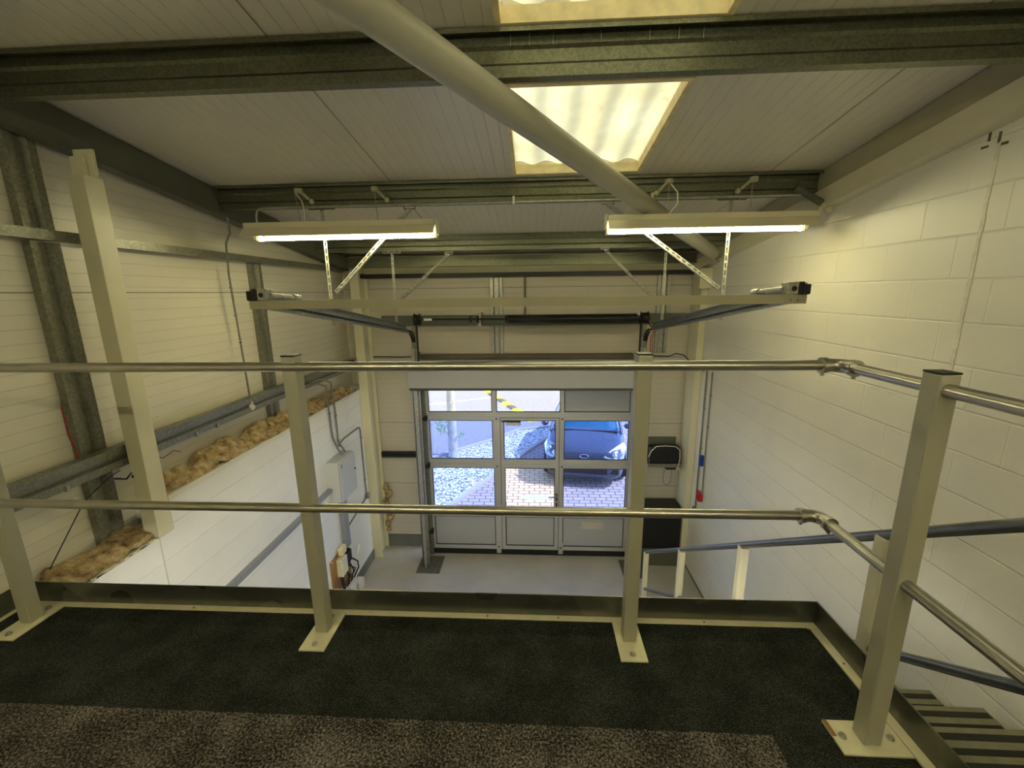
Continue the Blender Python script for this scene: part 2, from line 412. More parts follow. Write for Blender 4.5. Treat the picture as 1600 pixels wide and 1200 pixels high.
# roof with two skylight openings
SK = [(-.165, .80, 2.40, 3.50), (-.165, .80, .60, 2.03)]
r = MB()
def roofslab(x0, x1, y0, y1):
    a = [(x0, y0, RZ(y0)), (x1, y0, RZ(y0)), (x1, y1, RZ(y1)), (x0, y1, RZ(y1))]
    r.add([Vector(p) for p in a]+[Vector(p)+Z*.1 for p in a], [(3, 2, 1, 0), (4, 5, 6, 7), (0, 1, 5, 4), (1, 2, 6, 5), (2, 3, 7, 6), (3, 0, 4, 7)])
roofslab(XL-.12, -.165, YB-.15, YF+.3); roofslab(.80, XR+.22, YB-.15, YF+.3)
roofslab(-.165, .80, YB-.15, .60); roofslab(-.165, .80, 2.03, 2.40); roofslab(-.165, .80, 3.50, YF+.3)
struct(r.build('ceiling', M['roof_liner']))
for i, (x0, x1, y0, y1) in enumerate(SK):
    root = MB()
    n = 80; amp = .013; vs = []; fs = []
    for k in range(n+1):
        x = x0-.02+(x1-x0+.04)*k/n; zz = amp*math.sin(2*math.pi*(x-x0)/.205)
        for y in (y0-.02, y1+.02): vs.append((x, y, RZ(y)+.085+zz))
    for k in range(n): fs.append((2*k, 2*k+1, 2*k+3, 2*k+2))
    root.add(vs, fs, True)
    g = struct(root.build('window_%d' % (i+1), M['skylight'], fix=False))
    fr = MB(); t_ = .028
    for a, b in ((x0, x0+t_), (x1-t_, x1)):
        fr.prism([(y0, RZ(y0)-.004), (y1, RZ(y1)-.004), (y1, RZ(y1)+.06), (y0, RZ(y0)+.06)], (a, 0, 0), Y, Z, X*(b-a))
    for a, b in ((y0, y0+t_), (y1-t_, y1)):
        fr.prism([(a, RZ(a)-.004), (b, RZ(b)-.004), (b, RZ(b)+.06), (a, RZ(a)+.06)], (x0+t_, 0, 0), Y, Z, X*(x1-x0-2*t_))
    fr.build('skylight_frame', M['timber'], g)
# grey skirting bands and floor recesses
struct(MB().box(-2.5, -2.492, 1.6, 5.75, 0, .16).build('baseboard_left', M['skirting']))
s_ = MB().box(-2.5, -1.66, YF-.02, YF, 0, .2); struct(s_.build('baseboard_front', M['skirting']))
struct(MB().box(1.5, 2.2, YF-.02, YF, 0, .2).build('baseboard_front_right', M['skirting']))
struct(MB().box(XR-.008, XR, 1.6, 5.7, 0, .03).build('baseboard_right', M['skirting']))
struct(MB().box(-1.75, -1.40, 5.40, 5.82, .0, .004).build('trim_1', M['recess']))
struct(MB().box(1.28, 1.62, 5.40, 5.82, .0, .004).build('trim_2', M['recess']))
# filled vertical joint in the block wall, with scuffed residue at its head
j = MB(); random.seed(3)
for k in range(24):
    z = 2.7+k*.084; j.box(XR-.003, XR+.002, 2.352+random.uniform(-.003, .003), 2.372+random.uniform(-.003, .004), z, z+.0845)
struct(j.build('trim_3', M['plaster']))
sm = MB()
for y, z, a, b in ((2.352, 4.805, .018, .045), (2.395, 4.79, .03, .012), (2.415, 4.755, .012, .045), (2.43, 4.71, .035, .01), (2.365, 4.735, .012, .05), (2.335, 4.70, .03, .012), (2.33, 4.79, .025, .01)):
    sm.box(XR-.003, XR+.001, y-a/2, y+a/2, z-b/2, z+b/2)
struct(sm.build('trim_4', M['smudge']))

# ================================================================== MEZZANINE
mz = MB().box(-2.32, 1.13, YB, 1.545, ZM-.22, ZM).box(1.13, XR, YB, .80, ZM-.22, ZM)
struct(mz.build('floor_mezzanine', M['black_metal']))
c = MB().box(-2.27, .73, 1.078, 1.518, ZM, ZM+.006).box(.73, 1.10, -.6, 1.518, ZM, ZM+.006)
tag(c.build('carpet_border', M['carpet_dark']), 'charcoal ribbed carpet strip along the mezzanine edge under the guard posts', 'carpet')
c = MB().box(-2.27, .73, -3.8, 1.078, ZM, ZM+.009)
tag(c.build('carpet', M['carpet_speckle']), 'brown speckled loop carpet inside the charcoal border', 'carpet')
# toe board
k = thing('toe_board', 'dark folded steel toe board round the mezzanine edge', 'toe board', (0, 1.55, ZM))
kb = MB().box(-2.30, 1.15, 1.548, 1.552, ZM, ZM+.105).box(1.146, 1.15, -.6, 1.552, ZM, ZM+.105).box(-2.30, -2.296, .6, 1.552, ZM, ZM+.105)
kb.build('upstand', M['kick'], k)
kb = MB().box(-2.30, 1.146, 1.518, 1.548, ZM, ZM+.0075).box(1.113, 1.146, -.6, 1.518, ZM, ZM+.0075).box(-2.296, -2.27, .6, 1.518, ZM, ZM+.0075)
kb.build('edge_flange', M['plate'], k, bevel=.001)
for x in (-1.5, -.2, .1, .7):
    MB().tube([(x, 1.532, ZM+.007), (x, 1.532, ZM+.010)], .004, 8).build('rivet', M['galv'], k)
for y in (1.35, .9): MB().tube([(1.13, y, ZM+.007), (1.13, y, ZM+.010)], .004, 8).build('rivet', M['galv'], k)

def guard_post(cx, cy, top, label, along_y=True, rot=0):
    t = thing('guard_post', label, 'guard post', (cx, cy, ZM+.006), 'cream guard posts on the mezzanine')
    z0 = ZM+.0061; h = .0255
    MB().box(cx-h, cx+h, cy-h, cy+h, z0+.006, top).build('post_shaft', M['post'], t, bevel=.0045)
    MB().box(cx-h-.0003, cx+h+.0003, cy-h-.0003, cy+h+.0003, top, top+.005).build('end_cap', M['black'], t, bevel=.002)
    if along_y: bx, by = .05, .10
    else: bx, by = .098, .052
    oy = -.01 if along_y else 0
    MB().box(cx-bx, cx+bx, cy-by+oy, cy+by+oy, z0, z0+.007).build('base_plate', M['plate'], t, bevel=.001)
    for s in (-1, 1):
        px, py = (cx, cy+oy+s*.072) if along_y else (cx+s*.07, cy)
        MB().tube([(px, py, z0+.007), (px, py, z0+.010)], .011, 12).tube([(px, py, z0+.010), (px, py, z0+.017)], .0075, 6).build('bolt', M['pipe'], t)
    if not along_y:
        MB().box(cx-.098, cx-.085, cy-.0, cy+.052, z0+.0072, z0+.0078).build('rust_stain', M['wood'], t)
    return t
guard_post(-2.14, 1.436, 3.82, 'cream guard post at the far left, cut by the frame edge')
guard_post(-.860, 1.436, 3.82, 'cream square guard post left of the door, dark capped')
guard_post(.370, 1.436, 3.82, 'cream square guard post in front of the right edge of the door')
guard_post(1.008, 1.079, 3.822, 'nearest cream guard post at the stair corner, plate with a rust stain', False)

RP = .0172
def pipe(name, pts, label, cat, r=RP, m='pipe', group=None, kind=None):
    o = MB().tube(pts, r, 20).build(name, M[m]); return tag(o, label, cat, group)
pipe('guard_rail', [(-2.75, 1.42, 3.783), (.955, 1.42, 3.783)], 'long upper galvanised guard rail along the front of the mezzanine', 'rail', group='guard rails')
pipe('guard_rail', [(-2.75, 1.42, 3.241), (.955, 1.42, 3.241)], 'long lower galvanised guard rail along the front of the mezzanine', 'rail', group='guard rails')
pipe('guard_rail', [(1.008, 1.375, 3.783), (1.008, -.8, 3.783)], 'short upper guard rail running past the nearest post to the right', 'rail', group='guard rails')
pipe('guard_rail', [(1.008, 1.375, 3.241), (1.008, -.8, 3.241)], 'short lower guard rail running past the nearest post to the right', 'rail', group='guard rails')
def elbow(z, label):
    e = thing('pipe_elbow', label, 'pipe fitting', (1.0, 1.42, z), 'cast elbows of the guard rails')
    pts = [Vector((.945, 1.42, z))]+arc((.972, 1.384, z), .036, math.pi/2, 0, 8, X, Y)+[Vector((1.008, 1.36, z))]
    MB().tube(pts, [.0225]*len(pts), 20).build('elbow_body', M['pipe_grey'] if 0 else M['pipe'], e)
    MB().tube([(.94, 1.42, z), (.958, 1.42, z)], .0262, 20).build('collar', M['pipe'], e)
    MB().tube([(1.008, 1.372, z), (1.008, 1.354, z)], .0262, 20).build('collar', M['pipe'], e)
    for p in ((.950, 1.42), (1.008, 1.363)):
        MB().tube([(p[0], p[1], z-.022), (p[0], p[1], z-.034)], .0065, 8).build('grub_screw', M['pipe'], e)
elbow(3.783, 'upper cast pipe elbow where the top guard rail turns towards the stair')
elbow(3.241, 'lower cast pipe elbow where the middle guard rail turns towards the stair')

# ================================================================== STAIR
st = thing('staircase', 'grey open tread staircase going down along the right block wall', 'stairs', (1.7, 1.0, 0))
for k in range(-10, 4):
    z = 1.986+.177*k; yf = 1.822-.254*k
    tr = MB().box(1.215, 2.225, yf-.235, yf, z-.035, z).build('tread', M['tread'], st, bevel=.002)
    for a in (.042, .105, .168):
        MB().box(1.225, 2.215, yf-a-.015, yf-a+.015, z, z+.0015).build('anti_slip_strip', M['tread_strip'], tr)
sl = -.177/.254
for x in (1.19,):
    y0, y1 = .80, 4.62
    za = lambda y: 1.986+(y-1.822)*sl
    MB().prism([(y0, za(y0)+.02), (y1, za(y1)+.02), (y1, max(0, za(y1)-.22)), (y0, za(y0)-.24)], (x, 0, 0), Y, Z, X*.02).build('stringer', M['tread'], st)
sr = thing('stair_balustrade', 'stair handrail of steel pipe on square cream posts going down to the floor', 'handrail', (1.3, 4.45, 0))
zr = lambda y: 1.06+(4.45-y)*.698
MB().tube([(1.3, 4.47, zr(4.47)), (1.3, -.2, zr(-.2))], .019, 16).build('handrail', M['pipe_grey'], sr)
MB().tube([(1.3, 1.47, zr(1.47)-.49), (1.3, -.2, zr(-.2)-.49)], .017, 16).build('mid_rail', M['pipe_grey'], sr)
MB().tube([(1.3, 4.45, zr(4.45)-.49), (1.3, 1.47, zr(1.47)-.49)], .017, 16).build('mid_rail', M['pipe_grey'], sr)
for y in (4.45, 3.4, 2.42, 1.47):
    z1 = zr(y)-.012; z0 = max(0, za(y)-.15)
    MB().box(1.275, 1.325, y-.025, y+.025, z0, z1).build('rail_post', M['cream'], sr, bevel=.004)

# ================================================================== ROOF STEEL
ZPROF = [(-.045, -.016), (-.045, 0), (0, 0), (0, -.045), (.010, -.058), (.010, -.107), (0, -.12), (0, -.165), (.052, -.165), (.052, -.149)]
def purlin(y, label, x0=-2.6, x1=2.17, top=None):
    z = RZ(y)-.003 if top is None else top
    o = MB().sheet(ZPROF, .0025, (x0, y, z), Y, Z, X*(x1-x0)).build('roof_purlin', M['galv_dark'])
    return tag(o, label, 'purlin', 'galvanised roof purlins')
near_p = purlin(2.06, 'nearest galvanised roof purlin crossing in front of the skylight')
purlin(3.59, 'galvanised roof purlin above the two strip lights')
purlin(5.12, 'third galvanised roof purlin, above the far hanger struts')
purlin(.55, 'galvanised roof purlin overhead behind the upper skylight')
purlin(-.98, 'galvanised roof purlin above the mezzanine carpet')
# screws through the near purlin under the skylight
for x in (-.10, -.02, .08, .28, .48, .60, .70):
    MB().tube([(x, 2.050, RZ(2.05)-.056), (x, 2.048, RZ(2.05)-.012)], .0018, 6).build('roof_screw', M['galv_light'], near_p)
ea = thing('eaves_beam', 'dark steel eaves beam along the top of the front wall', 'beam', (0, 5.9, 4.3))
MB().sheet([(-.06, -.02), (-.06, 0), (0, 0), (0, -.13), (-.06, -.13), (-.06, -.11)], .003, (-2.6, 5.98, 4.52), Y, Z, X*4.8).build('channel', M['galv_dark'], ea)
MB().box(-2.6, 2.2, 6.0, 6.09, 4.30, 4.39).build('cream_packer', M['rafter_cream'], ea)
MB().box(-2.6, 2.2, 5.95, 6.09, 4.245, 4.30).build('lower_angle', M['black_metal'], ea)
def rafter(x0, x1, a, b, m, name, label):
    y0, y1 = YB, YF-.1
    return (x0, x1, a, b, m)
rl = thing('roof_rafter', 'dark painted steel rafter sloping along the left wall', 'rafter', (-2.6, 4, 4.6), 'roof rafters')
MB().prism([(YB, RZ(YB)-.01), (6.0, RZ(6)-.01), (6.0, RZ(6)-.20), (YB, RZ(YB)-.20)], (-2.606, 0, 0), Y, Z, X*.006).build('web', M['rafter'], rl)
MB().prism([(YB, RZ(YB)-.20), (6.0, RZ(6)-.20), (6.0, RZ(6)-.212), (YB, RZ(YB)-.212)], (-2.68, 0, 0), Y, Z, X*.085).build('bottom_flange', M['rafter'], rl)
rr = thing('roof_rafter', 'cream painted steel rafter sloping along the right block wall', 'rafter', (2.2, 4, 4.6), 'roof rafters')
MB().prism([(YB, RZ(YB)-.005), (6.0, RZ(6)-.005), (6.0, RZ(6)-.15), (YB, RZ(YB)-.15)], (2.17, 0, 0), Y, Z, X*.008).build('web', M['rafter_cream'], rr)
MB().prism([(YB, RZ(YB)-.15), (6.0, RZ(6)-.15), (6.0, RZ(6)-.285), (YB, RZ(YB)-.285)], (2.152, 0, 0), Y, Z, X*.098).build('lower_casing', M['cream'], rr)
# plan bracing tube
B0 = Vector((-.559, 1.518, 0)); BD = Vector((.7225, 1, 0))
def bp(y): q = B0+BD*(y-1.518); return Vector((q.x, y, RZ(y)-.25))
bt = thing('bracing_tube', 'thick cream diagonal bracing tube under the roof purlins', 'tube', bp(3.3))
MB().tube([bp(-1.2), bp(5.1)], .066, 32).build('tube', M['post'], bt)
MB().bar(bp(5.05), bp(5.32), .012, .12, Z).build('end_plate', M['rafter_cream'], bt)
o = thing('pipe_stub', 'short dark pipe stub running into foam at the right rafter', 'pipe', (2.0, 3.52, 4.75))
MB().tube([(1.955, 3.50, 4.772), (2.145, 3.48, 4.655)], .026, 14).build('pipe', M['rafter'], o)
fm = MB()
for q in ((2.165, 3.49, 4.645, .035), (2.19, 3.46, 4.61, .03), (2.15, 3.5, 4.62, .022), (2.21, 3.5, 4.66, .03)): fm.ball(q[:3], q[3], 10)
fm.build('foam_plug', M['foam'], o)
# purlin end cleats
for y, lb in ((2.06, 'nearest'), (3.59, 'second')):
    tag(MB().box(2.10, 2.15, y+.02, y+.05, RZ(y)-.19, RZ(y)-.02).build('purlin_cleat', M['rafter_cream']), 'cream steel cleat at the right end of the %s purlin' % lb, 'bracket', 'purlin cleats')

# ================================================================== LEFT WALL STEEL
def crail(name, line, t, o, u, v, d, m, label, cat, group=None):
    return tag(MB().sheet(line, t, o, u, v, d).build(name, M[m]), label, cat, group)
VP = [(0, 0), (.0, .045), (.035, .045), (.05, .012), (.095, .012), (.11, .045), (.145, .045), (.145, 0)]
def wallpost(y, z0, z1, label, x=XL+.002):
    return crail('wall_stud', VP, .003, (x, y, z0), Y, X, Z*(z1-z0), 'galv', label, 'stud', 'galvanised studs')
wallpost(2.235, 2.46, 4.335, 'wide galvanised wall stud beside the near cream column, below the rail')
wallpost(2.225, 4.40, RZ(2.3)-.01, 'wide galvanised wall stud left of the near column, above the rail')
wallpost(4.04, 2.70, 4.335, 'galvanised wall stud behind the left end of the door track')
GP = [(0, 0), (.07, 0), (.07, -.045), (.045, -.052), (.045, -.075), (.07, -.085), (.07, -.125), (0, -.125)]
crail('cladding_rail', GP, .003, (XL+.05, 1.0, 3.10), X, Z, Y*4.95, 'galv', 'low horizontal galvanised rail along the left wall above the insulation', 'rail', 'cladding rails')
crail('cladding_rail', [(0, 0), (.055, 0), (.055, -.05), (0, -.05)], .003, (XL+.047, 1.0, 4.392), X, Z, Y*1.48, 'galv', 'high horizontal galvanised rail on the left wall, left of the near column', 'rail', 'cladding rails')
crail('cladding_rail', [(0, 0), (.05, 0), (.05, -.05), (0, -.05)], .003, (XL+.047, 2.56, 4.392), X, Z, Y*3.4, 'galv', 'high horizontal rail on the left wall, right of the near column', 'rail', 'cladding rails')
o = thing('steel_conduit', 'long steel conduit clipped under the low rail on the left wall', 'conduit', (-2.63, 2.8, 2.97), 'conduits')
MB().tube([(-2.64, 1.0, 2.985), (-2.64, 4.72, 2.985)], .0125, 12).build('conduit', M['pipe'], o)
for y in (2.05, 3.2, 2.98): MB().box(-2.66, -2.615, y, y+.02, 2.965, 3.0).build('clip', M['galv_light'], o, bevel=.003)
# columns
nc = thing('steel_column', 'near cream box column standing against the left wall', 'column', (-2.55, 2.46, 2.45), 'cream columns')
MB().box(-2.60, -2.498, 2.405, 2.52, 2.456, 4.70).build('column_casing', M['column'], nc, bevel=.004)
MB().box(-2.585, -2.51, 2.43, 2.45, 4.70, 4.80).box(-2.585, -2.47, 2.455, 2.47, 4.70, RZ(2.46)-.21).build('column_head', M['plate'], nc)
fc = thing('steel_column', 'far left cream column in the corner by the door wall', 'column', (-2.46, 5.9, 0), 'cream columns')
MB().box(-2.50, -2.375, 5.76, 5.775, 0, 4.32).box(-2.50, -2.375, 6.06, 6.075, 0, 4.32).box(-2.445, -2.43, 5.775, 6.06, 0, 4.32).build('column_shaft', M['column'], fc)
MB().box(-2.50, -2.375, 5.76, 6.0, 4.32, 4.335).build('cap_plate', M['column'], fc)
fc = thing('steel_column', 'far right cream column in the corner by the door wall', 'column', (2.2, 5.9, 0), 'cream columns')
MB().box(2.165, 2.249, 5.72, 6.05, 0, 4.3).build('column_shaft', M['column'], fc, bevel=.003)
MB().box(2.10, 2.249, 5.62, 5.72, 4.05, 4.30).build('column_head', M['column'], fc)
# mineral wool on the ledge
def wool(y0, y1, zb, label, seed, hm):
    random.seed(seed); n = int((y1-y0)/.025); m_ = 14; vs = []; fs = []
    from mathutils import noise as mn
    for i in range(n+1):
        y = y0+(y1-y0)*i/n
        e = min(1, min(i, n-i)/4)
        hh = hm(y)*(.75+.5*mn.noise(Vector((y*5, seed, 0))))*e
        for k in range(m_+1):
            a = k/m_; x = XL+.015+(.215)*a
            z = zb+.004+hh*math.sin(math.pi*min(1, a*.8+.22))**.7
            dv = mn.noise_vector(Vector((x*14, y*14, z*14+seed)))*.045+mn.noise_vector(Vector((x*40, y*40, z*40)))*.016
            vs.append((min(x+dv.x*.7, -2.508), y+dv.y, max(zb+.002, z+dv.z*1.2*e)))
    q = m_+1
    for i in range(n):
        for k in range(m_): fs.append((i*q+k, i*q+k+1, (i+1)*q+k+1, (i+1)*q+k))
    o = MB().add(vs, fs, True).build('mineral_wool', M['wool'])
    s = o.modifiers.new('sub', 'SUBSURF'); s.levels = 1; s.render_levels = 1
    return tag(o, label, 'insulation', None, 'stuff')
wool(1.5, 2.515, 2.455, 'crumpled tan mineral wool on the low ledge left of the near column', 11, lambda y: .10)
wool(2.54, 5.74, 2.695, 'crumpled tan mineral wool along the top of the left block wall', 5, lambda y: .10 if y < 3.0 else (.15 if y < 4.2 else .10))
struct(MB().box(-2.502, -2.4985, 2.40, 2.408, 1.6, 2.455).build('trim_6', M['seam_shadow']))  # wall seam below the column, its shadow line put in as grey
struct(MB().box(-2.515, -2.497, 2.524, 5.75, 2.665, 2.702).build('trim_5', M['paint_wall']))
# plaster chips by the column foot
o = MB()
random.seed(9)
for k in range(9): 
    y = 2.30+random.uniform(-.32, .08); o.box(-2.53, -2.505, y, y+.05, 2.455, 2.462+random.uniform(0, .006))
tag(o.build('mortar_rubble', M['plate']), 'crusts of old mortar on the ledge by the near column foot', 'rubble', None, 'stuff')
# wires on the left wall
def wire(pts, r, m, label, cat='cable', name='cable', group=None):
    return tag(MB().tube(pts, r, 8).build(name, M[m]), label, cat, group)
wire([(-2.70, 1.94, 2.55), (-2.715, 2.2, 2.83), (-2.66, 2.33, 2.93), (-2.62, 2.36, 2.96)], .003, 'black', 'thin black cable dropping from the rail to the insulation')
wire([(-2.60, 2.30, 2.93), (-2.59, 2.36, 2.90), (-2.60, 2.42, 2.93), (-2.59, 2.40, 2.89)], .006, 'black', 'black cable knot tucked under the rail left of the near column')
wire([(-2.70, 2.19, 3.42), (-2.70, 2.19, 3.25), (-2.68, 2.20, 3.12), (-2.67, 2.17, 3.05)], .004, 'red_cable', 'red cable hanging beside the near wall stud')
wire([(-2.62, 2.60, 2.96), (-2.63, 2.68, 2.91), (-2.64, 2.78, 2.93), (-2.65, 2.85, 2.89)], .0025, 'black', 'thin loose wire end under the rail right of the near column')
# conduit drop with a round sensor
o = thing('detector_drop', 'thin vertical steel pipe ending in a small round white gauge', 'pipe', (-2.5, 3.7, 3.2))
MB().tube([(-2.52, 3.55, 4.66), (-2.53, 3.57, 4.54), (-2.60, 3.60, 4.46), (-2.63, 3.62, 4.2), (-2.64, 3.66, 3.45), (-2.64, 3.67, 3.08)], .0085, 10).build('pipe', M['galv'], o)
for z, y in ((4.1, 3.63), (3.86, 3.64), (3.62, 3.65), (3.38, 3.66)):
    MB().tube([(-2.637, y, z-.004), (-2.638, y, z+.004)], .0115, 10).build('cable_tie', M['black'], o)
MB().tube([(-2.64, 3.67, 3.09), (-2.64, 3.67, 3.04)], [.010, .02], 14).tube([(-2.655, 3.675, 3.02), (-2.62, 3.655, 3.015)], .028, 18).build('gauge', M['white_plastic'], o)

# ================================================================== STRIP LIGHTS
def strip_light(x0, x1, tx0, tx1, y, label, caps, tm='tube'):
    k = y/3.3; zt, zm, zb = 4.03+.54*k, 4.03+.50*k, 4.03+.433*k; zc = 4.03+.421*k
    t = thing('strip_light', label, 'strip light', ((x0+x1)/2, y, zt), 'fluorescent strip lights')
    MB().box(x0, x1, y-.03, y+.03, zm+.002, zt).build('housing', M['lightbody'], t, bevel=.003)
    MB().sheet([(-.095, zb-zm), (-.032, 0), (.032, 0), (.095, zb-zm)], .0015, (x0, y, zm), Y, Z, X*(x1-x0)).build('reflector', M['lightbody'], t)
    MB().tube([(tx0, y-.012, zc), (tx1, y-.012, zc)], .0135, 16).build('fluorescent_tube', M[tm], t)
    for xx in (tx0-.012, tx1+.012):
        MB().box(xx-.010, xx+.010, y-.035, y+.02, zc-.018, zm).build('lampholder', M['white_plastic'], t, bevel=.003)
    MB().box(caps-.004, caps+.004, y-.05, y+.05, zb+.01, zt+.004).build('end_cap', M['white_plastic'], t)
    return t, zt
def chain(p0, p1, t):
    p0, p1 = Vector(p0), Vector(p1); n = max(3, int((p1-p0).length/.018)); mb = MB()
    for i in range(n):
        c = p0.lerp(p1, (i+.5)/n); a = X if i % 2 else Y; h = (p1-p0).length/n*.62
        pts = [c+a*(.0055*math.cos(2*math.pi*q/8))+Z*(h*math.sin(2*math.pi*q/8)) for q in range(9)]
        mb.tube(pts, .0013, 5, False)
    mb.build('chain', M['galv_light'], t)
def hang_box(x, y, z, dx, label):
    b = thing('conduit_box', label, 'conduit box', (x, y, z), 'round conduit boxes on the second purlin')
    MB().tube([(x, y, z-.016), (x, y, z+.016)], .030, 18).build('box_body', M['rafter_cream'], b)
    MB().tube([(x+dx*.2, y, z-.01), (x+dx*.8, y, z-.065)], .011, 10).build('spout', M['rafter_cream'], b)
    MB().ball((x+dx, y-.005, z-.08), .020, 12).build('clamp_knob', M['rafter_cream'], b)
Lx = [(-2.29, -.765, -2.17, -.775, -.752, 'lit strip light with tan reflector, left of the roof tube'),
      (.555, 2.085, .565, 1.97, .540, 'lit strip light with tan reflector, against the right wall')]
YL = 3.42
tl, zt = strip_light(*Lx[0][:4], YL, Lx[0][5], Lx[0][4])
chain((-1.855, YL, 4.79), (-1.835, YL, zt), tl); chain((-1.225, YL, 4.79), (-1.215, YL, zt), tl)
MB().tube([(-1.85, YL, 4.80), (-1.80, YL-.01, 4.74), (-1.79, YL-.01, 4.66), (-1.80, YL, zt)], .004, 8).build('flex', M['white_plastic'], tl)
tr_, zt = strip_light(*Lx[1][:4], YL, Lx[1][5], Lx[1][4])
chain((1.00, YL, 4.79), (.99, YL, zt), tr_); chain((1.60, YL, 4.79), (1.60, YL, zt), tr_)
MB().tube([(1.01, YL, 4.80), (1.06, YL-.01, 4.74), (1.065, YL-.01, 4.66), (1.01, YL, zt)], .005, 8).build('flex', M['white_plastic'], tr_)
for x, dx, lb in ((-1.83, .10, 'round conduit box at the left end of the left strip light'), (-1.225, .09, 'round conduit box over the middle of the left strip light'), (1.0, -.09, 'round conduit box with chain over the right strip light'), (1.61, -.11, 'round conduit box nearest the right wall')):
    hang_box(x, YL+.01, 4.82, dx, lb)
o = thing('steel_conduit', 'steel conduit running under the second purlin and bending down at the left', 'conduit', (0, 3.52, 4.72), 'conduits')
MB().tube([(-2.24, 3.50, 4.52), (-2.24, 3.50, 4.66), (-2.225, 3.50, 4.70), (-2.18, 3.50, 4.715), (.45, 3.50, 4.715), (2.05, 3.50, 4.72)], .009, 10).build('conduit', M['galv_light'], o)
for x in (-.16, .9): MB().box(x-.008, x+.008, 3.49, 3.51, 4.70, 4.76).build('saddle', M['white_plastic'], o)
# unseen lights added above the mezzanine behind the camera to brighten the hall
t2, z2 = strip_light(-1.9, -.38, -1.88, -.40, YL, 'added unseen strip light above the left of the mezzanine carpet', -.36, 'tube_deck_fill')
t2.location = (t2.location.x, -1.1, 5.05)
t3, z3 = strip_light(.30, 1.82, .32, 1.80, YL, 'added unseen strip light above the right of the mezzanine carpet', .28, 'tube_deck_fill')
t3.location = (t3.location.x, -1.1, 5.05)
for x0, nm in ((-1.95, 'left'), (-.38, 'right')):  # unseen lights added below the deck to brighten floor and lower walls
    t4, z4 = strip_light(x0, x0+1.52, x0+.02, x0+1.50, YL, 'added unseen strip light under the mezzanine floor, %s one' % nm, x0+1.54, 'tube_cool_fill')
    t4.location = (t4.location.x, .9, 2.455)

# ================================================================== SECTIONAL DOOR GEAR
def zt_(y): return 3.965-(y-2.43)*.146      # underside of the sloping track
def door_track(sx, label):
    s = -1 if sx < 0 else 1      # -1 left
    t = thing('door_track', label, 'door track', (sx, 4, 3.7), 'overhead door tracks')
    d = Vector((0, 2.97, zt_(5.40)-zt_(2.43)))
    MB().sheet([(-s*.034, .014), (-s*.034, 0), (0, 0), (0, .048), (-s*.034, .048), (-s*.034, .036)], .0025, (sx, 2.43, zt_(2.43)), X, Z, d).build('horizontal_track', M['track'], t)
    MB().sheet([(s*.004, .05), (s*.004, .098), (-s*.03, .098)], .003, (sx, 2.43, zt_(2.43)), X, Z, d).build('support_angle', M['track'], t)
    # curve down to the vertical run
    yc, zc = 5.40, zt_(5.40)+.02
    pts = []
    c = Vector((sx-s*.018, 5.38, zc-.28))
    for a in arc(c, .28, math.radians(82), 0, 10, Y, Z): pts.append(a)
    mb = MB()
    for i in range(len(pts)-1): mb.bar(pts[i], pts[i+1], .05, .012, X if 0 else (1, 0, 0))
    mb2 = MB()
    for i in range(len(pts)-1):
        mb2.bar(pts[i], pts[i+1], .03, .05, (1, 0, 0))
    mb2.build('curved_track', M['black_metal'], t)
    return t
door_track(-1.65, 'left overhead door track sloping from the spreader bar to the door')
door_track(1.475, 'right overhead door track sloping from the spreader bar to the door')
# upright door frames
def door_frame(x0, x1, label):
    t = thing('door_upright', label, 'door frame', ((x0+x1)/2, 5.6, 0), 'steel uprights beside the door')
    MB().box(x0, x1, 5.86, 5.90, 0, 3.05).box(x0, x0+.004, 5.53, 5.9, 0, 3.05).build('side_angle', M['galv'], t)
    xs = x0 if x0 < 0 else x1
    for i, y in enumerate((5.53, 5.60)):
        MB().sheet([(-.022, .02), (-.022, 0), (.022, 0), (.022, .02)], .003, ((x0+x1)/2+(.0 if i == 0 else .02)*(1 if x0 < 0 else -1), y, 0.004), X, Y, Z*3.3).build('vertical_track', M['galv_light'], t)
    MB().box(x0+.01, x1-.01, 5.62, 5.64, 3.05, 3.60).build('bearing_plate', M['galv'], t)
    MB().box((x0+x1)/2-.0+(.045 if x0 < 0 else -.065), (x0+x1)/2+(.065 if x0 < 0 else -.045), 5.59, 5.61, 3.05, 3.66).build('cable_guard', M['black'], t)
    return t
door_frame(-1.67, -1.585, 'left steel upright with tracks beside the glazed door')
door_frame(1.395, 1.48, 'right steel upright with tracks beside the glazed door')
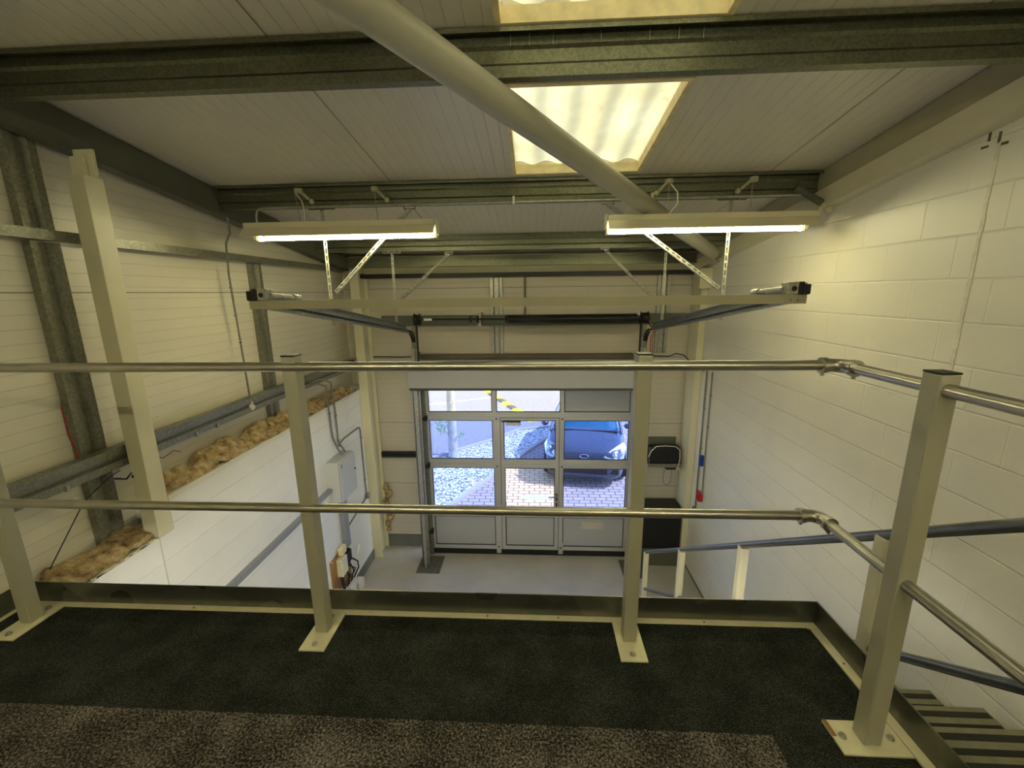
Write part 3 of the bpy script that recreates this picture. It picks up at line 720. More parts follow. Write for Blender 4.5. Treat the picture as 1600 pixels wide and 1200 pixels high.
# spreader bar with buffers
t = thing('spreader_bar', 'cream steel cross bar joining the ends of the door tracks', 'bar', (0, 2.43, 3.97))
MB().sheet([(.025, .026), (0, .026), (0, -.024), (.025, -.024)], .003, (-1.66, 2.42, 3.975), Y, Z, X*3.14).build('bar', M['rafter_cream'], t)
for x in (-1.60, 1.40):
    for q in (0, .035): MB().tube([(x+q, 2.412, 3.972), (x+q, 2.419, 3.972)], .006, 8).build('bolt', M['galv_light'], t)
def buffer(x, s, label):
    b = thing('track_buffer', label, 'buffer', (x, 2.45, 4.0), 'sprung buffers on the spreader bar')
    MB().box(x, x+s*.035, 2.40, 2.46, 4.003, 4.055).build('rubber_block', M['black'], b, bevel=.003)
    MB().box(x-s*.0, x+s*.06, 2.405, 2.45, 4.0, 4.035).box(x+s*.035, x+s*.062, 2.40, 2.46, 4.005, 4.068).build('rubber_block', M['black'], b, bevel=.003)
    MB().box(x+s*.062, x+s*.12, 2.405, 2.47, 4.003, 4.066).build('bracket', M['galv_light'], b, bevel=.002)
    MB().tube([(x+s*.085, 2.403, 4.032), (x+s*.085, 2.412, 4.032)], .014, 16).build('bolt_hole', M['black'], b)
    MB().tube([(x+s*.12, 2.44, 4.03), (x+s*.19, 2.60, 4.012)], .014, 12).tube([(x+s*.18, 2.58, 4.014), (x+s*.195, 2.62, 4.010)], .021, 12).build('spring_rod', M['galv_light'], b)
buffer(-1.66, 1, 'black and silver sprung buffer on the left end of the spreader bar')
buffer(1.485, -1, 'black and silver sprung buffer on the right end of the spreader bar')
# slotted hanger struts
def slotted(mb, p0, p1, w, side, t=.003, pitch=.056):
    """flat bar w wide (across `side`) pierced by slots, plus a plain return flange"""
    p0, p1 = Vector(p0), Vector(p1); L = (p1-p0).length; d = (p1-p0)/L; side = Vector(side); side = (side-d*side.dot(d)).normalized(); nrm = d.cross(side)
    for s in (-1, 1): mb.bar(p0+side*s*w*.34, p1+side*s*w*.34, w*.32, t, nrm)
    n = max(1, int(L/pitch))
    for i in range(n+1):
        c = p0+d*(L*i/n); a = max(0, L*i/n-pitch*.17); b = min(L, L*i/n+pitch*.17)
        mb.bar(p0+d*a, p0+d*b, w*.37, t, nrm)
    return nrm
def strut(y, x, zt, zb, label, s):
    t = thing('hanger_strut', label, 'strut', (x, y, zt), 'slotted struts holding the door tracks')
    mb = MB(); slotted(mb, (x, y, zt), (x, y, zb), .028, X); mb.box(x-s*.014-.0015, x-s*.014+.0015, y, y+.028, zb, zt)
    mb.build('vertical_angle', M['galv_light'], t)
    mb = MB(); slotted(mb, (x-.11, y-.005, zt+.01), (x+.11, y-.005, zt+.01), .03, Z); mb.build('top_bracket', M['galv'], t)
    return t
def brace(y, p0, p1, label, m='galv_light'):
    t = thing('diagonal_brace', label, 'strut', (p1[0], y, p1[1]), 'slotted struts holding the door tracks')
    mb = MB(); a, b = Vector((p0[0], y-.008, p0[1])), Vector((p1[0], y-.008, p1[1])); nn = (b-a).cross(Y).normalized()
    if nn.z > 0: nn = -nn
    slotted(mb, a, b, .026, (b-a).cross(Y))
    mb.bar(a+nn*.016+Y*.012, b+nn*.016+Y*.012, .026, .003, nn)
    mb.build('angle', M[m], t)
    mb = MB(); slotted(mb, (p1[0]-.05, y-.005, p1[1]+.008), (p1[0]+.05, y-.005, p1[1]+.008), .03, Z); mb.build('top_bracket', M['galv'], t)
strut(3.6, -1.74, 4.715, 3.765, 'bright slotted vertical strut below the left strip light', 1)
brace(3.6, (-1.69, 4.05), (-1.01, 4.705), 'bright slotted diagonal strut below the left strip light')
strut(3.6, 1.535, 4.715, 3.785, 'bright slotted vertical strut below the right strip light', -1)
brace(3.6, (1.50, 4.045), (.583, 4.705), 'bright slotted diagonal strut below the right strip light')
strut(5.1, -1.675, 4.50, 3.56, 'dim slotted vertical strut by the far left end of the door track', 1)
brace(5.1, (-1.61, 3.96), (-1.0, 4.48), 'dim diagonal strut by the far left end of the door track', 'galv')
strut(5.1, 1.50, 4.50, 3.54, 'dim slotted vertical strut by the far right end of the door track', -1)
brace(5.1, (1.36, 3.97), (.81, 4.50), 'dim diagonal strut by the far right end of the door track', 'galv')
# torsion spring shaft
t = thing('torsion_shaft', 'black torsion shaft with coiled spring above the door', 'door spring', (0, 5.6, 3.685))
MB().tube([(-1.62, 5.6, 3.69), (1.50, 5.6, 3.68)], .0127, 12).build('shaft', M['black_metal'], t)
co = MB(); 
for i in range(85): 
    x = -.36+1.70*i/85; co.tube([(x+.002, 5.6, 3.683), (x+.018, 5.6, 3.683)], [.058 if i % 2 else .055]*2, 18, i in (0, 84))
co.build('spring', M['black_metal'], t)
for x, w in ((-1.56, .035), (1.42, .05)): 
    MB().tube([(x-w, 5.6, 3.688), (x-w*.7, 5.6, 3.688), (x+w*.7, 5.6, 3.688), (x+w, 5.6, 3.688)], [.085, .068, .068, .085], 22).build('cable_drum', M['black_metal'], t)
for x in (-.845, -.75, -.375, 1.36): MB().tube([(x-.01, 5.6, 3.688), (x+.01, 5.6, 3.688)], .045, 16).build('collar', M['black_metal'], t)
MB().tube([(-1.47, 5.6, 3.689), (-1.36, 5.6, 3.689)], .016, 12).build('sleeve', M['white_plastic'], t)
MB().box(-.725, -.71, 5.6, 5.9, 3.60, 3.77).box(-.75, -.70, 5.58, 5.585, 3.74, 3.77).box(-.75, -.70, 5.58, 5.585, 3.60, 3.63).build('bearing_bracket', M['galv_light'], t)
MB().box(1.32, 1.36, 5.57, 5.60, 3.70, 3.77).build('bracket', M['galv_light'], t)
tag(MB().box(-2.2, 2.16, 6.02, 6.09, 3.575, 3.72).build('mounting_rail', M['rafter']), 'dark flat steel rail across the front wall behind the spring', 'rail')
t = thing('door_lintel', 'brown steel lintel angle with pale lower edge above the door', 'lintel', (0, 6, 3.1))
MB().box(-1.66, 1.40, 5.98, 6.09, 3.095, 3.16).build('angle', M['brown_angle'], t)
MB().box(-1.66, 1.40, 5.93, 6.09, 3.055, 3.092).build('pale_edge', M['doorpanel'], t)
# wiring round the lintel
wire([(-2.37, 6.03, 3.13), (-1.95, 6.02, 3.125), (-1.68, 6.02, 3.135), (-1.66, 6.02, 3.2)], .008, 'black', 'black cable along the front wall left of the spring shaft', group='cables by the door head')
wire([(1.5, 6.03, 3.13), (1.9, 6.02, 3.12), (2.0, 6.02, 3.16), (2.10, 6.0, 3.14), (2.16, 5.7, 3.02), (2.24, 5.6, 2.98)], .008, 'black', 'black cable along the front wall right of the spring shaft', group='cables by the door head')
for q, rr_ in ((1.535, .006), (1.56, .005)):
    wire([(1.47, 5.6, 3.63), (q+.02, 5.6, 3.52), (q-.01, 5.62, 3.42), (q, 5.64, 3.2), (q, 5.66, 2.8)], rr_, 'red_cable', ('thicker inner' if q < 1.55 else 'thinner outer')+' red cable hanging beside the right cable drum', group='red cables')
# galvanised studs on the front wall
for x, lb in ((-.62, 'galvanised stud on the front wall behind the spring shaft'), (1.70, 'galvanised stud on the front wall right of the door')):
    for z0, z1, q in ((3.16, 3.575, 'lower length'), (3.72, 4.245, 'upper length')):
        tag(MB().sheet([(0, 0), (0, -.045), (.04, -.045), (.055, -.015), (.115, -.015), (.13, -.045), (.17, -.045), (.17, 0)], .003, (x, YF-.002, z0), X, Y, Z*(z1-z0)).build('wall_stud', M['galv_light']), lb+', '+q, 'stud', 'galvanised studs')
tag(MB().box(-.14, -.12, 6.06, 6.099, 3.72, 4.245).build('dark_strip', M['brown_angle']), 'thin dark vertical strip on the front wall above the door', 'strip')
tag(MB().box(-2.37, -1.68, 6.04, 6.099, 1.56, 1.635).build('dark_rail', M['black_metal']), 'dark horizontal rail on the front wall left of the door', 'rail')
tag(MB().box(-2.37, -1.68, 6.05, 6.099, 1.535, 1.556).build('pale_rail', M['galv']), 'thin pale rail under the dark rail left of the door', 'rail')
# insulation tuft in the corner
from mathutils import noise as mn
tb = MB()
for i, (z, r_) in enumerate(((1.05, .05), (.93, .06), (.80, .05), (.68, .07), (.55, .06), (.42, .05), (.30, .04))): tb.ball((-2.34+.03*math.sin(i*2), 6.06, z), r_, 14, 1.3)
o = tb.build('mineral_wool', M['wool'])
for v in o.data.vertices: v.co += mn.noise_vector(v.co*18)*.025; v.co.y = min(v.co.y, 6.098)
tag(o, 'ragged tufts of mineral wool low in the far left corner', 'insulation', None, 'stuff')

# ================================================================== SHUTTER BOX AND DOOR
t = thing('shutter_box', 'plain grey housing across the head of the glazed door', 'housing', (0, 5.5, 2.9))
MB().box(-1.70, 1.345, 5.46, 5.50, 2.782, 3.0).box(-1.70, 1.345, 5.46, 5.70, 2.995, 3.03).build('front_panel', M['doorpanel'], t, bevel=.003)
MB().prism([(5.46, 2.782), (5.50, 2.74), (5.70, 2.74), (5.70, 2.782)], (-1.69, 0, 0), Y, Z, X*3.03).build('bottom_lip', M['rafter'], t)

YD = 5.90
dr = thing('sectional_door', 'glazed aluminium sectional door with a wicket door in the middle', 'door', (0, YD, 0))
fr = MB(); T = .045
def fbox(mb, x0, x1, z0, z1, y0=YD, y1=YD+T): mb.box(x0, x1, y0, y1, z0, z1)
xs = [(-1.59, -1.565), (-.615, -.50), (.335, .435), (1.372, 1.42)]
SEC = [(.06, .125, .70, .80), (.80, .80, 1.46, 1.525), (1.525, 1.59, 2.20, 2.255), (2.255, 2.32, 2.86, 2.93)]
names = ['bottom', 'lower', 'middle', 'top']
rows = [(.09, .72, .155, .65), (.72, 1.515, .80, 1.455), (1.515, 2.26, 1.595, 2.20), (2.26, 2.98, 2.325, 2.92)]
cols = [(-1.558, -.615), (-.445, .305), (.438, 1.365)]
for ri, (z0, z1, g0, g1) in enumerate(rows):
    mb = MB(); fbox(mb, -1.60, 1.41, z0+.003, g0); fbox(mb, -1.60, 1.41, g1, z1-.003)
    if ri == 3: edges = [(-1.60, -1.556), (-.619, -.554), (.376, .43), (1.371, 1.41)]; cc = [(-1.556, -.619), (-.554, .376), (.43, 1.371)]
    elif ri == 2: edges = [(-1.60, -1.556), (-.615, -.452), (.31, .433), (1.367, 1.41)]; cc = [(-1.556, -.615), (-.452, .31), (.433, 1.367)]
    else: edges = [(-1.60, -1.55), (-.60, -.445), (.305, .43), (1.36, 1.41)]; cc = [(-1.55, -.60), (-.445, .305), (.43, 1.36)]
    for a, b in edges: fbox(mb, a, b, g0, g1)
    sec = mb.build('door_section', M['doorframe'], dr, bevel=.003)
    for ci, (a, b) in enumerate(cc):
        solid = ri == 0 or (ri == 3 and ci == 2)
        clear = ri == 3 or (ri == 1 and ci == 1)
        m = M['doorpanel'] if solid else (M['glass_clear'] if clear else M['glass_shade_blue'])
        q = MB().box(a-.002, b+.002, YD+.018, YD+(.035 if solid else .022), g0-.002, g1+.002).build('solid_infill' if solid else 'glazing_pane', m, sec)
        gs = MB(); g = .010
        gs.box(a, a+g, YD+.008, YD+.018, g0, g1).box(b-g, b, YD+.008, YD+.018, g0, g1).box(a+g, b-g, YD+.008, YD+.018, g0, g0+g).box(a+g, b-g, YD+.008, YD+.018, g1-g, g1)
        gs.build('glazing_gasket', M['rubber'], sec)
MB().box(-1.60, 1.41, YD+.002, YD+.04, .0, .09).build('bottom_seal', M['rubber'], dr)
# wicket door outline reveals
wk = MB()
for a, b, z0, z1 in ((-.505, -.498, .07, 2.24), (.362, .369, .07, 2.24), (-.505, .369, 2.236, 2.243)): wk.box(a, b, YD-.002, YD+.001, z0, z1)
wk.build('wicket_gap', M['rubber'], dr)
cl = MB().box(-.42, -.20, YD-.05, YD, 2.135, 2.18).build('door_closer', M['doorframe'], dr, bevel=.004)
MB().box(-.48, -.20, YD-.03, YD-.01, 2.183, 2.197).build('closer_arm', M['black'], cl)
hd = MB().box(.322, .345, YD-.012, YD, .93, 1.05).build('handle_plate', M['black'], dr, bevel=.003)
MB().tube([(.333, YD-.01, 1.02), (.333, YD-.06, 1.02), (.31, YD-.068, 1.02), (.21, YD-.068, 1.02)], .009, 10).build('lever', M['galv'], hd)
MB().box(.322, .345, YD-.012, YD, .83, .90).build('lock_cylinder', M['black'], dr, bevel=.003)
MB().prism([(math.cos(2*math.pi*k/32)*.24*(1 if 1 else 1), math.sin(2*math.pi*k/32)*.05) for k in range(32)], (.03, YD+.023, .975), X, Z, Y*.001).build('notice_sticker', M['sticker'], dr)
lp = MB().box(.72, 1.06, YD+.008, YD+.018, .46, .58).build('letter_plate', M['letterplate'], dr, bevel=.002)
MB().box(.74, 1.04, YD+.004, YD+.008, .475, .545).build('letter_flap', M['letterplate'], lp)
for x in (-.555, .405):
    for z in (.14, 1.485, 2.225):
        h = MB().box(x-.035, x+.035, YD-.008, YD, z-.025 if z > 1 else .03, z+.025 if z > 1 else .22).build('hinge', M['doorframe'], dr, bevel=.002)
        MB().tube([(x-.015, YD-.012, z+.0), (x+.015, YD-.012, z+.0)], .008, 10).build('hinge_pin', M['black_metal'], h)
for z in (.41, 1.50, 2.24):
    rb = MB().box(-1.60, -1.57, YD-.06, YD, z-.04, z+.04).build('roller_bracket', M['black_metal'], dr, bevel=.004)
    MB().tube([(-1.585, YD-.075, z), (-1.62, YD-.075, z)], .022, 14).build('roller', M['black'], rb)
MB().box(-1.60, 1.41, YD-.012, YD, 2.262, 2.292).build('section_stiffener', M['doorframe'], dr, bevel=.002)

# ================================================================== LEFT WALL ELECTRICS
t = thing('electrical_enclosure', 'light grey steel electrical enclosure on the left wall', 'electrical box', (-2.42, 4.8, 1.8))
MB().box(-2.50, -2.345, 4.60, 5.03, 1.545, 2.06).build('enclosure_body', M['grey_box'], t, bevel=.006)
MB().box(-2.342, -2.325, 4.605, 5.025, 1.55, 2.055).build('enclosure_door', M['grey_box'], t, bevel=.005)
MB().tube([(-2.325, 4.99, 1.83), (-2.314, 4.99, 1.83)], .012, 10).build('lock', M['black'], t)
MB().box(-2.325, -2.323, 4.63, 4.67, 1.98, 2.02).build('rating_label', M['trunking'], t)
t = thing('cable_trunking', 'grey horizontal cable trunking running into the enclosure', 'trunking', (-2.47, 4, 1.7), 'grey cable trunking')
MB().box(-2.50, -2.45, 1.6, 4.60, 1.685, 1.735).build('trunking_body', M['trunking'], t, bevel=.002)
MB().box(-2.449, -2.446, 1.6, 4.60, 1.69, 1.73).build('trunking_lid', M['trunking'], t)
t = thing('cable_trunking', 'grey vertical cable trunking below the enclosure', 'trunking', (-2.47, 4.85, 1.2), 'grey cable trunking')
MB().box(-2.50, -2.43, 4.80, 4.90, .80, 1.545).build('trunking_body', M['trunking'], t, bevel=.002)
MB().box(-2.43, -2.426, 4.805, 4.895, .80, 1.545).build('trunking_lid', M['trunking'], t)
tag(MB().box(-2.50, -2.46, 4.48, 4.56, 1.60, 1.68).build('socket_outlet', M['white_plastic'], bevel=.004), 'small white outlet below the trunking beside the enclosure', 'socket')
def conduit(pts, r, label, group='conduits', m='pvc_grey', clips=()):
    t = thing('steel_conduit', label, 'conduit', pts[0], group)
    MB().tube(pts, r, 12).build('conduit', M[m], t)
    for c in clips: MB().box(c[0]-.006, c[0]+.012, c[1]-.02, c[1]+.02, c[2]-.01, c[2]+.01).build('saddle', M[m], t, bevel=.002)
    return t
conduit([(-2.66, 4.72, 2.985), (-2.55, 4.74, 3.0), (-2.485, 4.79, 2.96), (-2.485, 4.80, 2.6), (-2.485, 4.82, 2.3), (-2.46, 4.86, 2.15), (-2.42, 4.88, 2.06)], .011, 'left bent conduit dropping into the top of the enclosure', clips=((-2.485, 4.80, 2.62),))
conduit([(-2.66, 4.74, 3.01), (-2.55, 4.80, 3.05), (-2.485, 4.92, 2.98), (-2.485, 4.95, 2.6), (-2.485, 4.95, 2.2), (-2.45, 4.97, 2.12), (-2.42, 4.97, 2.06)], .011, 'right bent conduit dropping into the top of the enclosure', clips=((-2.485, 4.95, 2.55), (-2.485, 4.95, 2.22)))
conduit([(-2.485, 4.955, 2.14), (-2.485, 4.98, 2.17), (-2.485, 5.10, 2.19), (-2.485, 5.56, 2.19), (-2.485, 5.60, 2.18), (-2.485, 5.62, 2.15), (-2.485, 5.63, 1.35), (-2.485, 5.64, 1.16)], .010, 'conduit looping over to the outlet by the far left column', clips=((-2.485, 5.625, 2.02), (-2.485, 5.63, 1.37)))
t = thing('conduit_box', 'round grey outlet box at the foot of the looping conduit', 'conduit box', (-2.48, 5.64, 1.11))
MB().tube([(-2.499, 5.64, 1.11), (-2.455, 5.64, 1.11)], .045, 18).build('box_body', M['pvc_grey'], t)
MB().tube([(-2.455, 5.64, 1.12), (-2.449, 5.64, 1.12)], .022, 14).build('box_lid', M['doorpanel'], t)
wire([(-2.495, 4.90, .98), (-2.493, 5.2, 1.02), (-2.493, 5.35, 1.05), (-2.485, 5.72, 1.10)], .012, 'pvc_grey', 'grey pipe rising to the right from the vertical trunking')
t = thing('meter_board', 'wooden meter board crowded with fuse boxes and black cables', 'meter board', (-2.47, 4.7, .45))
MB().box(-2.50, -2.475, 4.44, 4.92, .02, .82).build('backboard', M['wood'], t)
MB().box(-2.475, -2.40, 4.55, 4.70, .55, .78).build('cutout_box', M['plate'], t, bevel=.005)
MB().box(-2.475, -2.415, 4.72, 4.86, .60, .76).build('service_head', M['black'], t, bevel=.005)
MB().box(-2.475, -2.40, 4.50, 4.66, .06, .34).build('meter', M['grey_box'], t, bevel=.006)
MB().box(-2.475, -2.40, 4.70, 4.88, .03, .30).build('fuse_box', M['white_plastic'], t, bevel=.006)
MB().box(-2.475, -2.42, 4.62, 4.74, .80, .90).build('timber_batten', M['timber'], t, bevel=.003)
random.seed(4)
for k in range(7):
    y = 4.56+.045*k; MB().tube([(-2.44, y, .56), (-2.40+random.uniform(-.02, .02), y+random.uniform(-.05, .09), .47), (-2.41, y+random.uniform(-.05, .05), .40), (-2.43, y, .31)], .009, 8).build('cable', M['black'], t)
MB().tube([(-2.44, 4.86, .62), (-2.38, 4.93, .52), (-2.38, 4.94, .42), (-2.43, 4.88, .30)], .010, 8).build('cable', M['black'], t)
t = thing('wall_pipe', 'white plastic pipe and box low beside the meter board', 'pipe', (-2.45, 5.0, .1))
MB().tube([(-2.45, 5.16, .62), (-2.45, 4.98, .30), (-2.45, 4.90, .02)], .018, 12).build('pipe', M['white_plastic'], t)
MB().box(-2.49, -2.40, 4.98, 5.12, .002, .14).build('box', M['white_plastic'], t, bevel=.006)

# ================================================================== RIGHT WALL
conduit([(2.235, 5.50, 3.02), (2.235, 5.50, 2.6), (2.235, 5.49, 1.06)], .011, 'darker vertical conduit nearest the far right column', clips=((2.235, 5.5, 2.5), (2.235, 5.49, 1.95)))
conduit([(2.235, 5.33, 3.02), (2.235, 5.33, 1.9), (2.235, 5.31, 1.36)], .009, 'paler vertical conduit leading down to the red call point', clips=((2.235, 5.33, 2.72), (2.235, 5.33, 2.3)))
tag(MB().box(2.20, 2.249, 5.36, 5.42, 1.74, 1.88).build('switch_box', M['blue'], bevel=.004), 'blue switch box on the paler conduit', 'switch')
t = thing('call_point', 'red fire alarm call point at the foot of the paler conduit', 'alarm', (2.22, 5.37, 1.32))
MB().box(2.195, 2.249, 5.31, 5.42, 1.25, 1.37).build('call_point_body', M['red'], t, bevel=.006)
MB().box(2.192, 2.196, 5.335, 5.395, 1.285, 1.335).build('front_pane', M['red'], t)
tag(MB().box(2.215, 2.249, 5.45, 5.56, 1.0, 1.06).build('socket_outlet', M['pvc_grey'], bevel=.004), 'grey outlet at the foot of the darker conduit', 'socket')
t = thing('wall_shelf', 'small grey shelf on brackets right of the door', 'shelf', (1.95, 6, 1.55))
MB().box(1.66, 2.14, 5.88, 6.09, 1.53, 1.55).box(1.66, 2.14, 5.875, 5.88, 1.50, 1.555).build('shelf_board', M['galv'], t)
MB().box(1.66, 2.10, 6.06, 6.09, 1.80, 1.90).build('back_rail', M['rafter'], t)
MB().box(1.96, 2.10, 5.98, 6.09, 1.42, 1.53).build('bracket', M['black'], t)
t = thing('black_case', 'black equipment case on the small shelf with a white cable looped over', 'case', (1.9, 5.98, 1.55))
MB().box(1.68, 2.12, 5.89, 6.05, 1.551, 1.80).build('case_body', M['black'], t, bevel=.02)
MB().tube([(1.66, 5.88, 1.66), (1.70, 5.87, 1.76), (1.76, 5.87, 1.825), (1.88, 5.87, 1.835), (2.04, 5.87, 1.825), (2.10, 5.87, 1.77), (2.11, 5.87, 1.64), (2.09, 5.87, 1.49), (2.14, 5.9, 1.44)], .007, 8).build('white_cable', M['white_plastic'], t)
wire([(1.96, 6.05, 1.42), (1.95, 6.07, 1.22), (1.98, 6.07, 1.14), (2.03, 6.07, 1.13), (2.07, 6.07, 1.2), (2.06, 6.05, 1.42)], .005, 'trunking', 'grey cable loop hanging below the small shelf')
t = thing('floor_cabinet', 'black cabinet with a grey base standing right of the door', 'cabinet', (1.85, 5.85, 0))
MB().box(1.60, 2.14, 5.72, 6.05, .28, .92).build('cabinet_body', M['black'], t, bevel=.005)
MB().box(1.60, 2.14, 5.70, 6.05, .0, .28).build('cabinet_base', M['rafter'], t, bevel=.005)

# ================================================================== OUTSIDE
g = MB().box(-14, 14, YF, 30, -.14, -.02); struct(g.build('ground_paving', M['paving']))
def flat(pts, z0, z1, name, m, label, cat, kind=None):
    o = MB().prism(pts, (0, 0, z0), X, Y, Z*(z1-z0)).build(name, M[m]); return tag(o, label, cat, None, kind)
gr = [(-8.5, 6.25), (-2.3, 6.25), (-1.62, 7.50), (-.93, 8.88), (-.66, 9.35), (-.3, 10.2), (.3, 11.3), (1.3, 12.2), (.49, 12.35), (-.48, 12.0), (-1.16, 11.12), (-2.5, 9.83), (-4.5, 8.6), (-8.5, 7.6)]
flat(gr, -.02, .0, 'gravel_bed', 'gravel', 'white gravel bed curving past the tree outside the door', 'gravel', 'stuff')
def kerbline(pts, w, label):
    mb = MB()
    for a, b in zip(pts[:-1], pts[1:]): mb.bar((a[0], a[1], .01), (b[0], b[1], .01), w, .06)
    tag(mb.build('kerb', M['kerb']), label, 'kerb', 'concrete kerbs outside')
kerbline([(-2.3, 6.25), (-1.58, 7.50), (-.89, 8.88), (-.62, 9.35), (-.26, 10.2), (.34, 11.3), (1.34, 12.2)], .10, 'near pale kerb edging the gravel bed towards the paving')
kerbline([(3.5, 12.6), (1.3, 12.42), (.49, 12.38), (-.48, 12.03), (-1.16, 11.15), (-2.5, 9.86), (-4.5, 8.63), (-8.5, 7.63)], .09, 'far pale kerb between the gravel bed and the road')
rd = [(-14, 7.65), (-8.5, 7.68), (-4.5, 8.68), (-2.5, 9.91), (-1.16, 11.2), (-.48, 12.08), (.49, 12.43), (1.3, 12.47), (3.5, 12.65), (14, 12.9), (14, 30), (-14, 30)]
struct(flat(rd, -.03, -.012, 'road', 'asphalt', None, None))
ramp_t = thing('speed_ramp', 'yellow and black striped speed ramp curving across the road outside', 'speed ramp', (-1, 15, -.012))
for i in range(9):
    a = i/9; b = (i+1)/9
    f_ = lambda s: Vector((-2.0+2.0*s, 17.2-4.3*s))
    p, q = f_(a), f_(b)
    mb = MB(); d = (q-p).normalized(); nrm = Vector((-d.y, d.x))
    A = [p-nrm*.17, p+nrm*.17, q+nrm*.17, q-nrm*.17]; 
    vs = [(v.x, v.y, -.012) for v in A]+[(p.x-nrm.x*.08, p.y-nrm.y*.08, .035), (p.x+nrm.x*.08, p.y+nrm.y*.08, .035), (q.x+nrm.x*.08, q.y+nrm.y*.08, .035), (q.x-nrm.x*.08, q.y-nrm.y*.08, .035)]
    mb.add(vs, [(3, 2, 1, 0), (4, 5, 6, 7), (0, 1, 5, 4), (1, 2, 6, 5), (2, 3, 7, 6), (3, 0, 4, 7)])
    mb.build('yellow_segment' if i % 2 == 0 else 'dark_segment', M['yellow' if i % 2 == 0 else 'roadblack'], ramp_t)
tag(MB().bar((-4.6, 14.6, -.010), (-1.5, 16.2, -.010), .10, .004).build('road_line', M['whiteline']), 'white painted line across the road outside', 'road marking')
# tree
t = thing('young_tree', 'young tree with pale trunk standing in the white gravel', 'tree', (-2.05, 9.95, 0))
tp = [Vector((-2.05, 9.95, -.02)), Vector((-2.05, 9.95, .6)), Vector((-2.06, 9.96, 1.5)), Vector((-2.03, 9.97, 2.6)), Vector((-2.0, 10, 4.2))]
MB().tube(tp, [.125, .11, .10, .09, .06], 18).build('trunk', M['bark'], t)
br = MB(); random.seed(12); tips = []
for k in range(16):
    a = random.uniform(0, 6.28); z = random.uniform(3.0, 4.2); L = random.uniform(.7, 1.5)
    p = Vector((-2.02, 9.98, z)); q = p+Vector((math.cos(a)*L, math.sin(a)*L, L*.7)); br.tube([p, (p+q)/2+Z*.1, q], [.03, .02, .008], 6); tips.append(q)
for zz, dx in ((.86, -.27), (.61, .24), (.70, -.2)):
    p = Vector((-2.05, 9.93, zz-.15)); q = Vector((-2.05+dx, 9.85, zz)); br.tube([p, q], [.012, .006], 6)
br.build('branches', M['bark'], t)
lf = MB()
def leaves(c, r, n, s):
    for _ in range(n):
        p = c+Vector((random.gauss(0, r), random.gauss(0, r), random.gauss(0, r)))
        u = Vector((random.gauss(0, 1), random.gauss(0, 1), random.gauss(0, 1))).normalized(); v = u.orthogonal().normalized()
        lf.add([p-u*s, p+v*s*.45, p+u*s, p-v*s*.45], [(0, 1, 2, 3)])
for q in tips: leaves(q, .4, 130, .06)
leaves(Vector((-2.32, 9.85, .86)), .09, 60, .035); leaves(Vector((-2.25, 9.85, .68)), .06, 25, .03); leaves(Vector((-1.79, 9.86, .61)), .045, 18, .03)
lf.build('foliage', M['leaf'], t, fix=False)

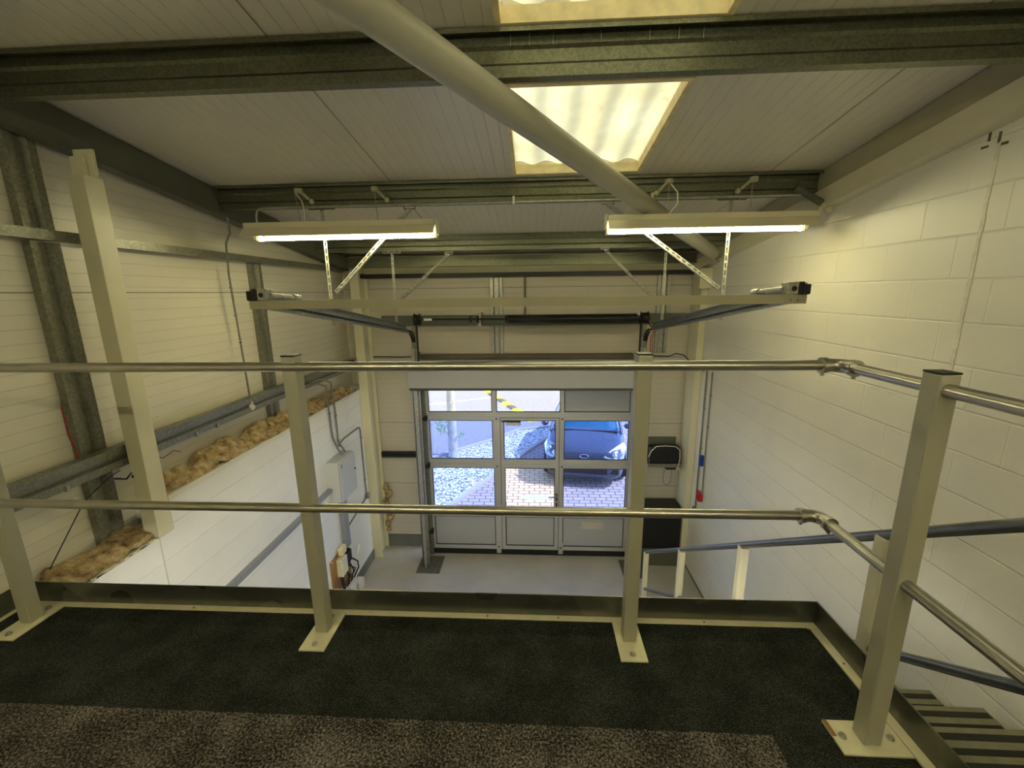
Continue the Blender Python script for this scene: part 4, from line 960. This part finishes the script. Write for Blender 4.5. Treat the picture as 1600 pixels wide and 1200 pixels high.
# car, nose towards the door
def car(cx, y0, label):
    t = thing('car', label, 'car', (cx, y0, 0))
    st_ = [(0, .50, .66, .34), (.03, .66, .74, .26), (.10, .77, .80, .16), (.26, .835, .86, .15), (.55, .86, .93, .16), (.85, .87, .99, .16), (1.15, .875, 1.02, .18), (2.0, .88, 1.02, .18), (3.2, .88, 1.03, .18), (3.7, .85, 1.0, .22), (3.95, .78, .9, .3), (4.02, .6, .8, .38)]
    vs = []; fs = []; R = None
    for s, w, h, b in st_:
        ring = [(0, h+.015), (.35*w, h+.012), (.68*w, h), (.88*w, h-.03), (.985*w, h-.13), (w, (h+b)/2+.05), (.985*w, b+.12), (.93*w, b), (.5*w, b-.03), (0, b-.03)]
        ring = ring+[(-x, z) for x, z in ring[-2:0:-1]]
        R = len(ring); vs += [(cx+x, y0+s, z) for x, z in ring]
    n = len(st_)
    for i in range(n-1):
        for k in range(R): fs.append((i*R+k, i*R+(k+1) % R, (i+1)*R+(k+1) % R, (i+1)*R+k))
    fs.append(tuple(range(R))[::-1]); fs.append(tuple(range((n-1)*R, n*R)))
    o = MB().add(vs, fs, True).build('body', M['carpaint'], t)
    m = o.modifiers.new('sub', 'SUBSURF'); m.levels = 2; m.render_levels = 2
    # glasshouse
    gs = [(.80, .76, .90, .72), (1.0, .77, 1.06, .70), (1.65, .76, 1.44, .60), (1.9, .75, 1.485, .58), (2.8, .75, 1.48, .58), (3.4, .74, 1.40, .56), (3.85, .72, .98, .62)]
    vs = []; fs = []
    for s, w, h, tw in gs:
        ring = [(0, h+.01), (tw*.7, h), (tw, h-.05), (w, .90), (-w, .90), (-tw, h-.05), (-tw*.7, h)]
        R = len(ring); vs += [(cx+x, y0+s, z) for x, z in ring]
    for i in range(len(gs)-1):
        for k in range(R): fs.append((i*R+k, i*R+(k+1) % R, (i+1)*R+(k+1) % R, (i+1)*R+k))
    fs.append(tuple(range(R))[::-1]); fs.append(tuple(range((len(gs)-1)*R, len(gs)*R)))
    MB().add(vs, fs, True).build('windscreen_and_windows', M['carglass'], t)
    rf = MB(); vs = []; fs = []
    for s, h in ((1.66, 1.455), (1.95, 1.50), (2.8, 1.495), (3.35, 1.425)):
        for x in (-.60, -.42, 0, .42, .60): vs.append((cx+x, y0+s, h-(.045 if abs(x) > .5 else 0)))
    for i in range(3):
        for k in range(4): fs.append((i*5+k, i*5+k+1, i*5+k+6, i*5+k+5))
    o = rf.add(vs, fs, True).build('roof', M['carpaint'], t); s_m = o.modifiers.new('sol', 'SOLIDIFY'); s_m.thickness = .02
    for sx in (-1, 1):
        MB().tube([(cx+sx*.79, y0+.86, .93), (cx+sx*.73, y0+1.3, 1.20), (cx+sx*.60, y0+1.68, 1.45)], .025, 8).build('pillar', M['carpaint'], t)
        # headlamp wedge lying on the wing corner
        hl = MB().add([(cx+sx*.38, y0+.015, .665), (cx+sx*.66, y0+.045, .60), (cx+sx*.80, y0+.14, .63), (cx+sx*.865, y0+.42, .76), (cx+sx*.80, y0+.44, .875), (cx+sx*.66, y0+.25, .845), (cx+sx*.50, y0+.10, .77)], [(0, 1, 2, 3, 4, 5, 6)])
        o = hl.build('headlamp', M['headlamp'], t); s_m = o.modifiers.new('sol', 'SOLIDIFY'); s_m.thickness = .05; s_m.offset = 0
        for q in ((.62, .07, .71), (.74, .20, .76)): MB().ball((cx+sx*q[0], y0+q[1], q[2]), .055, 12).build('lamp_bulb_reflector', M['chrome'], t)
        MB().ball((cx+sx*.95, y0+1.15, 1.02), .09, 12, .75).build('mirror', M['carpaint'], t)
        for s in (.72, 3.2):
            wh = MB().tube([(cx+sx*.70, y0+s, .30), (cx+sx*.885, y0+s, .30)], .305, 26).build('wheel', M['tyre'], t)
            MB().tube([(cx+sx*.88, y0+s, .30), (cx+sx*.892, y0+s, .30)], .20, 20).build('alloy_rim', M['chrome'], wh)
        MB().tube([(cx+sx*.20, y0+.85, 1.0), (cx+sx*.42, y0+.5, .925), (cx+sx*.36, y0+.10, .81)], .006, 6).build('bonnet_crease', M['carpaint'], t)
    el = [(math.cos(2*math.pi*k/28), math.sin(2*math.pi*k/28)) for k in range(28)]
    bd = MB().prism([(a*.085, b*.036) for a, b in el], (cx, y0-.004, .69), X, Vector((0, .25, .97)), Vector((0, -.97, .25))*.012).build('oval_badge', M['badge'], t)
    MB().tube([Vector((cx+a*.087, y0-.014+b*.010, .692+b*.037)) for a, b in el+[el[0]]], .007, 6, False).build('badge_rim', M['chrome'], bd)
    MB().box(cx-.48, cx+.48, y0-.012, y0+.06, .30, .42).build('lower_grille', M['black'], t, bevel=.01)
    for sx in (-1, 1): MB().box(cx+sx*.62-.10, cx+sx*.62+.10, y0+.02, y0+.10, .30, .42).build('fog_lamp_recess', M['black'], t, bevel=.02)
    MB().box(cx-.70, cx+.70, y0+.78, y0+.84, .965, .995).build('wiper_cowl', M['black'], t)
    return t
c_ = car(1.03, 8.30, 'dark blue-grey hatchback parked facing the door outside')
c_.rotation_euler = (0, 0, math.radians(-8))
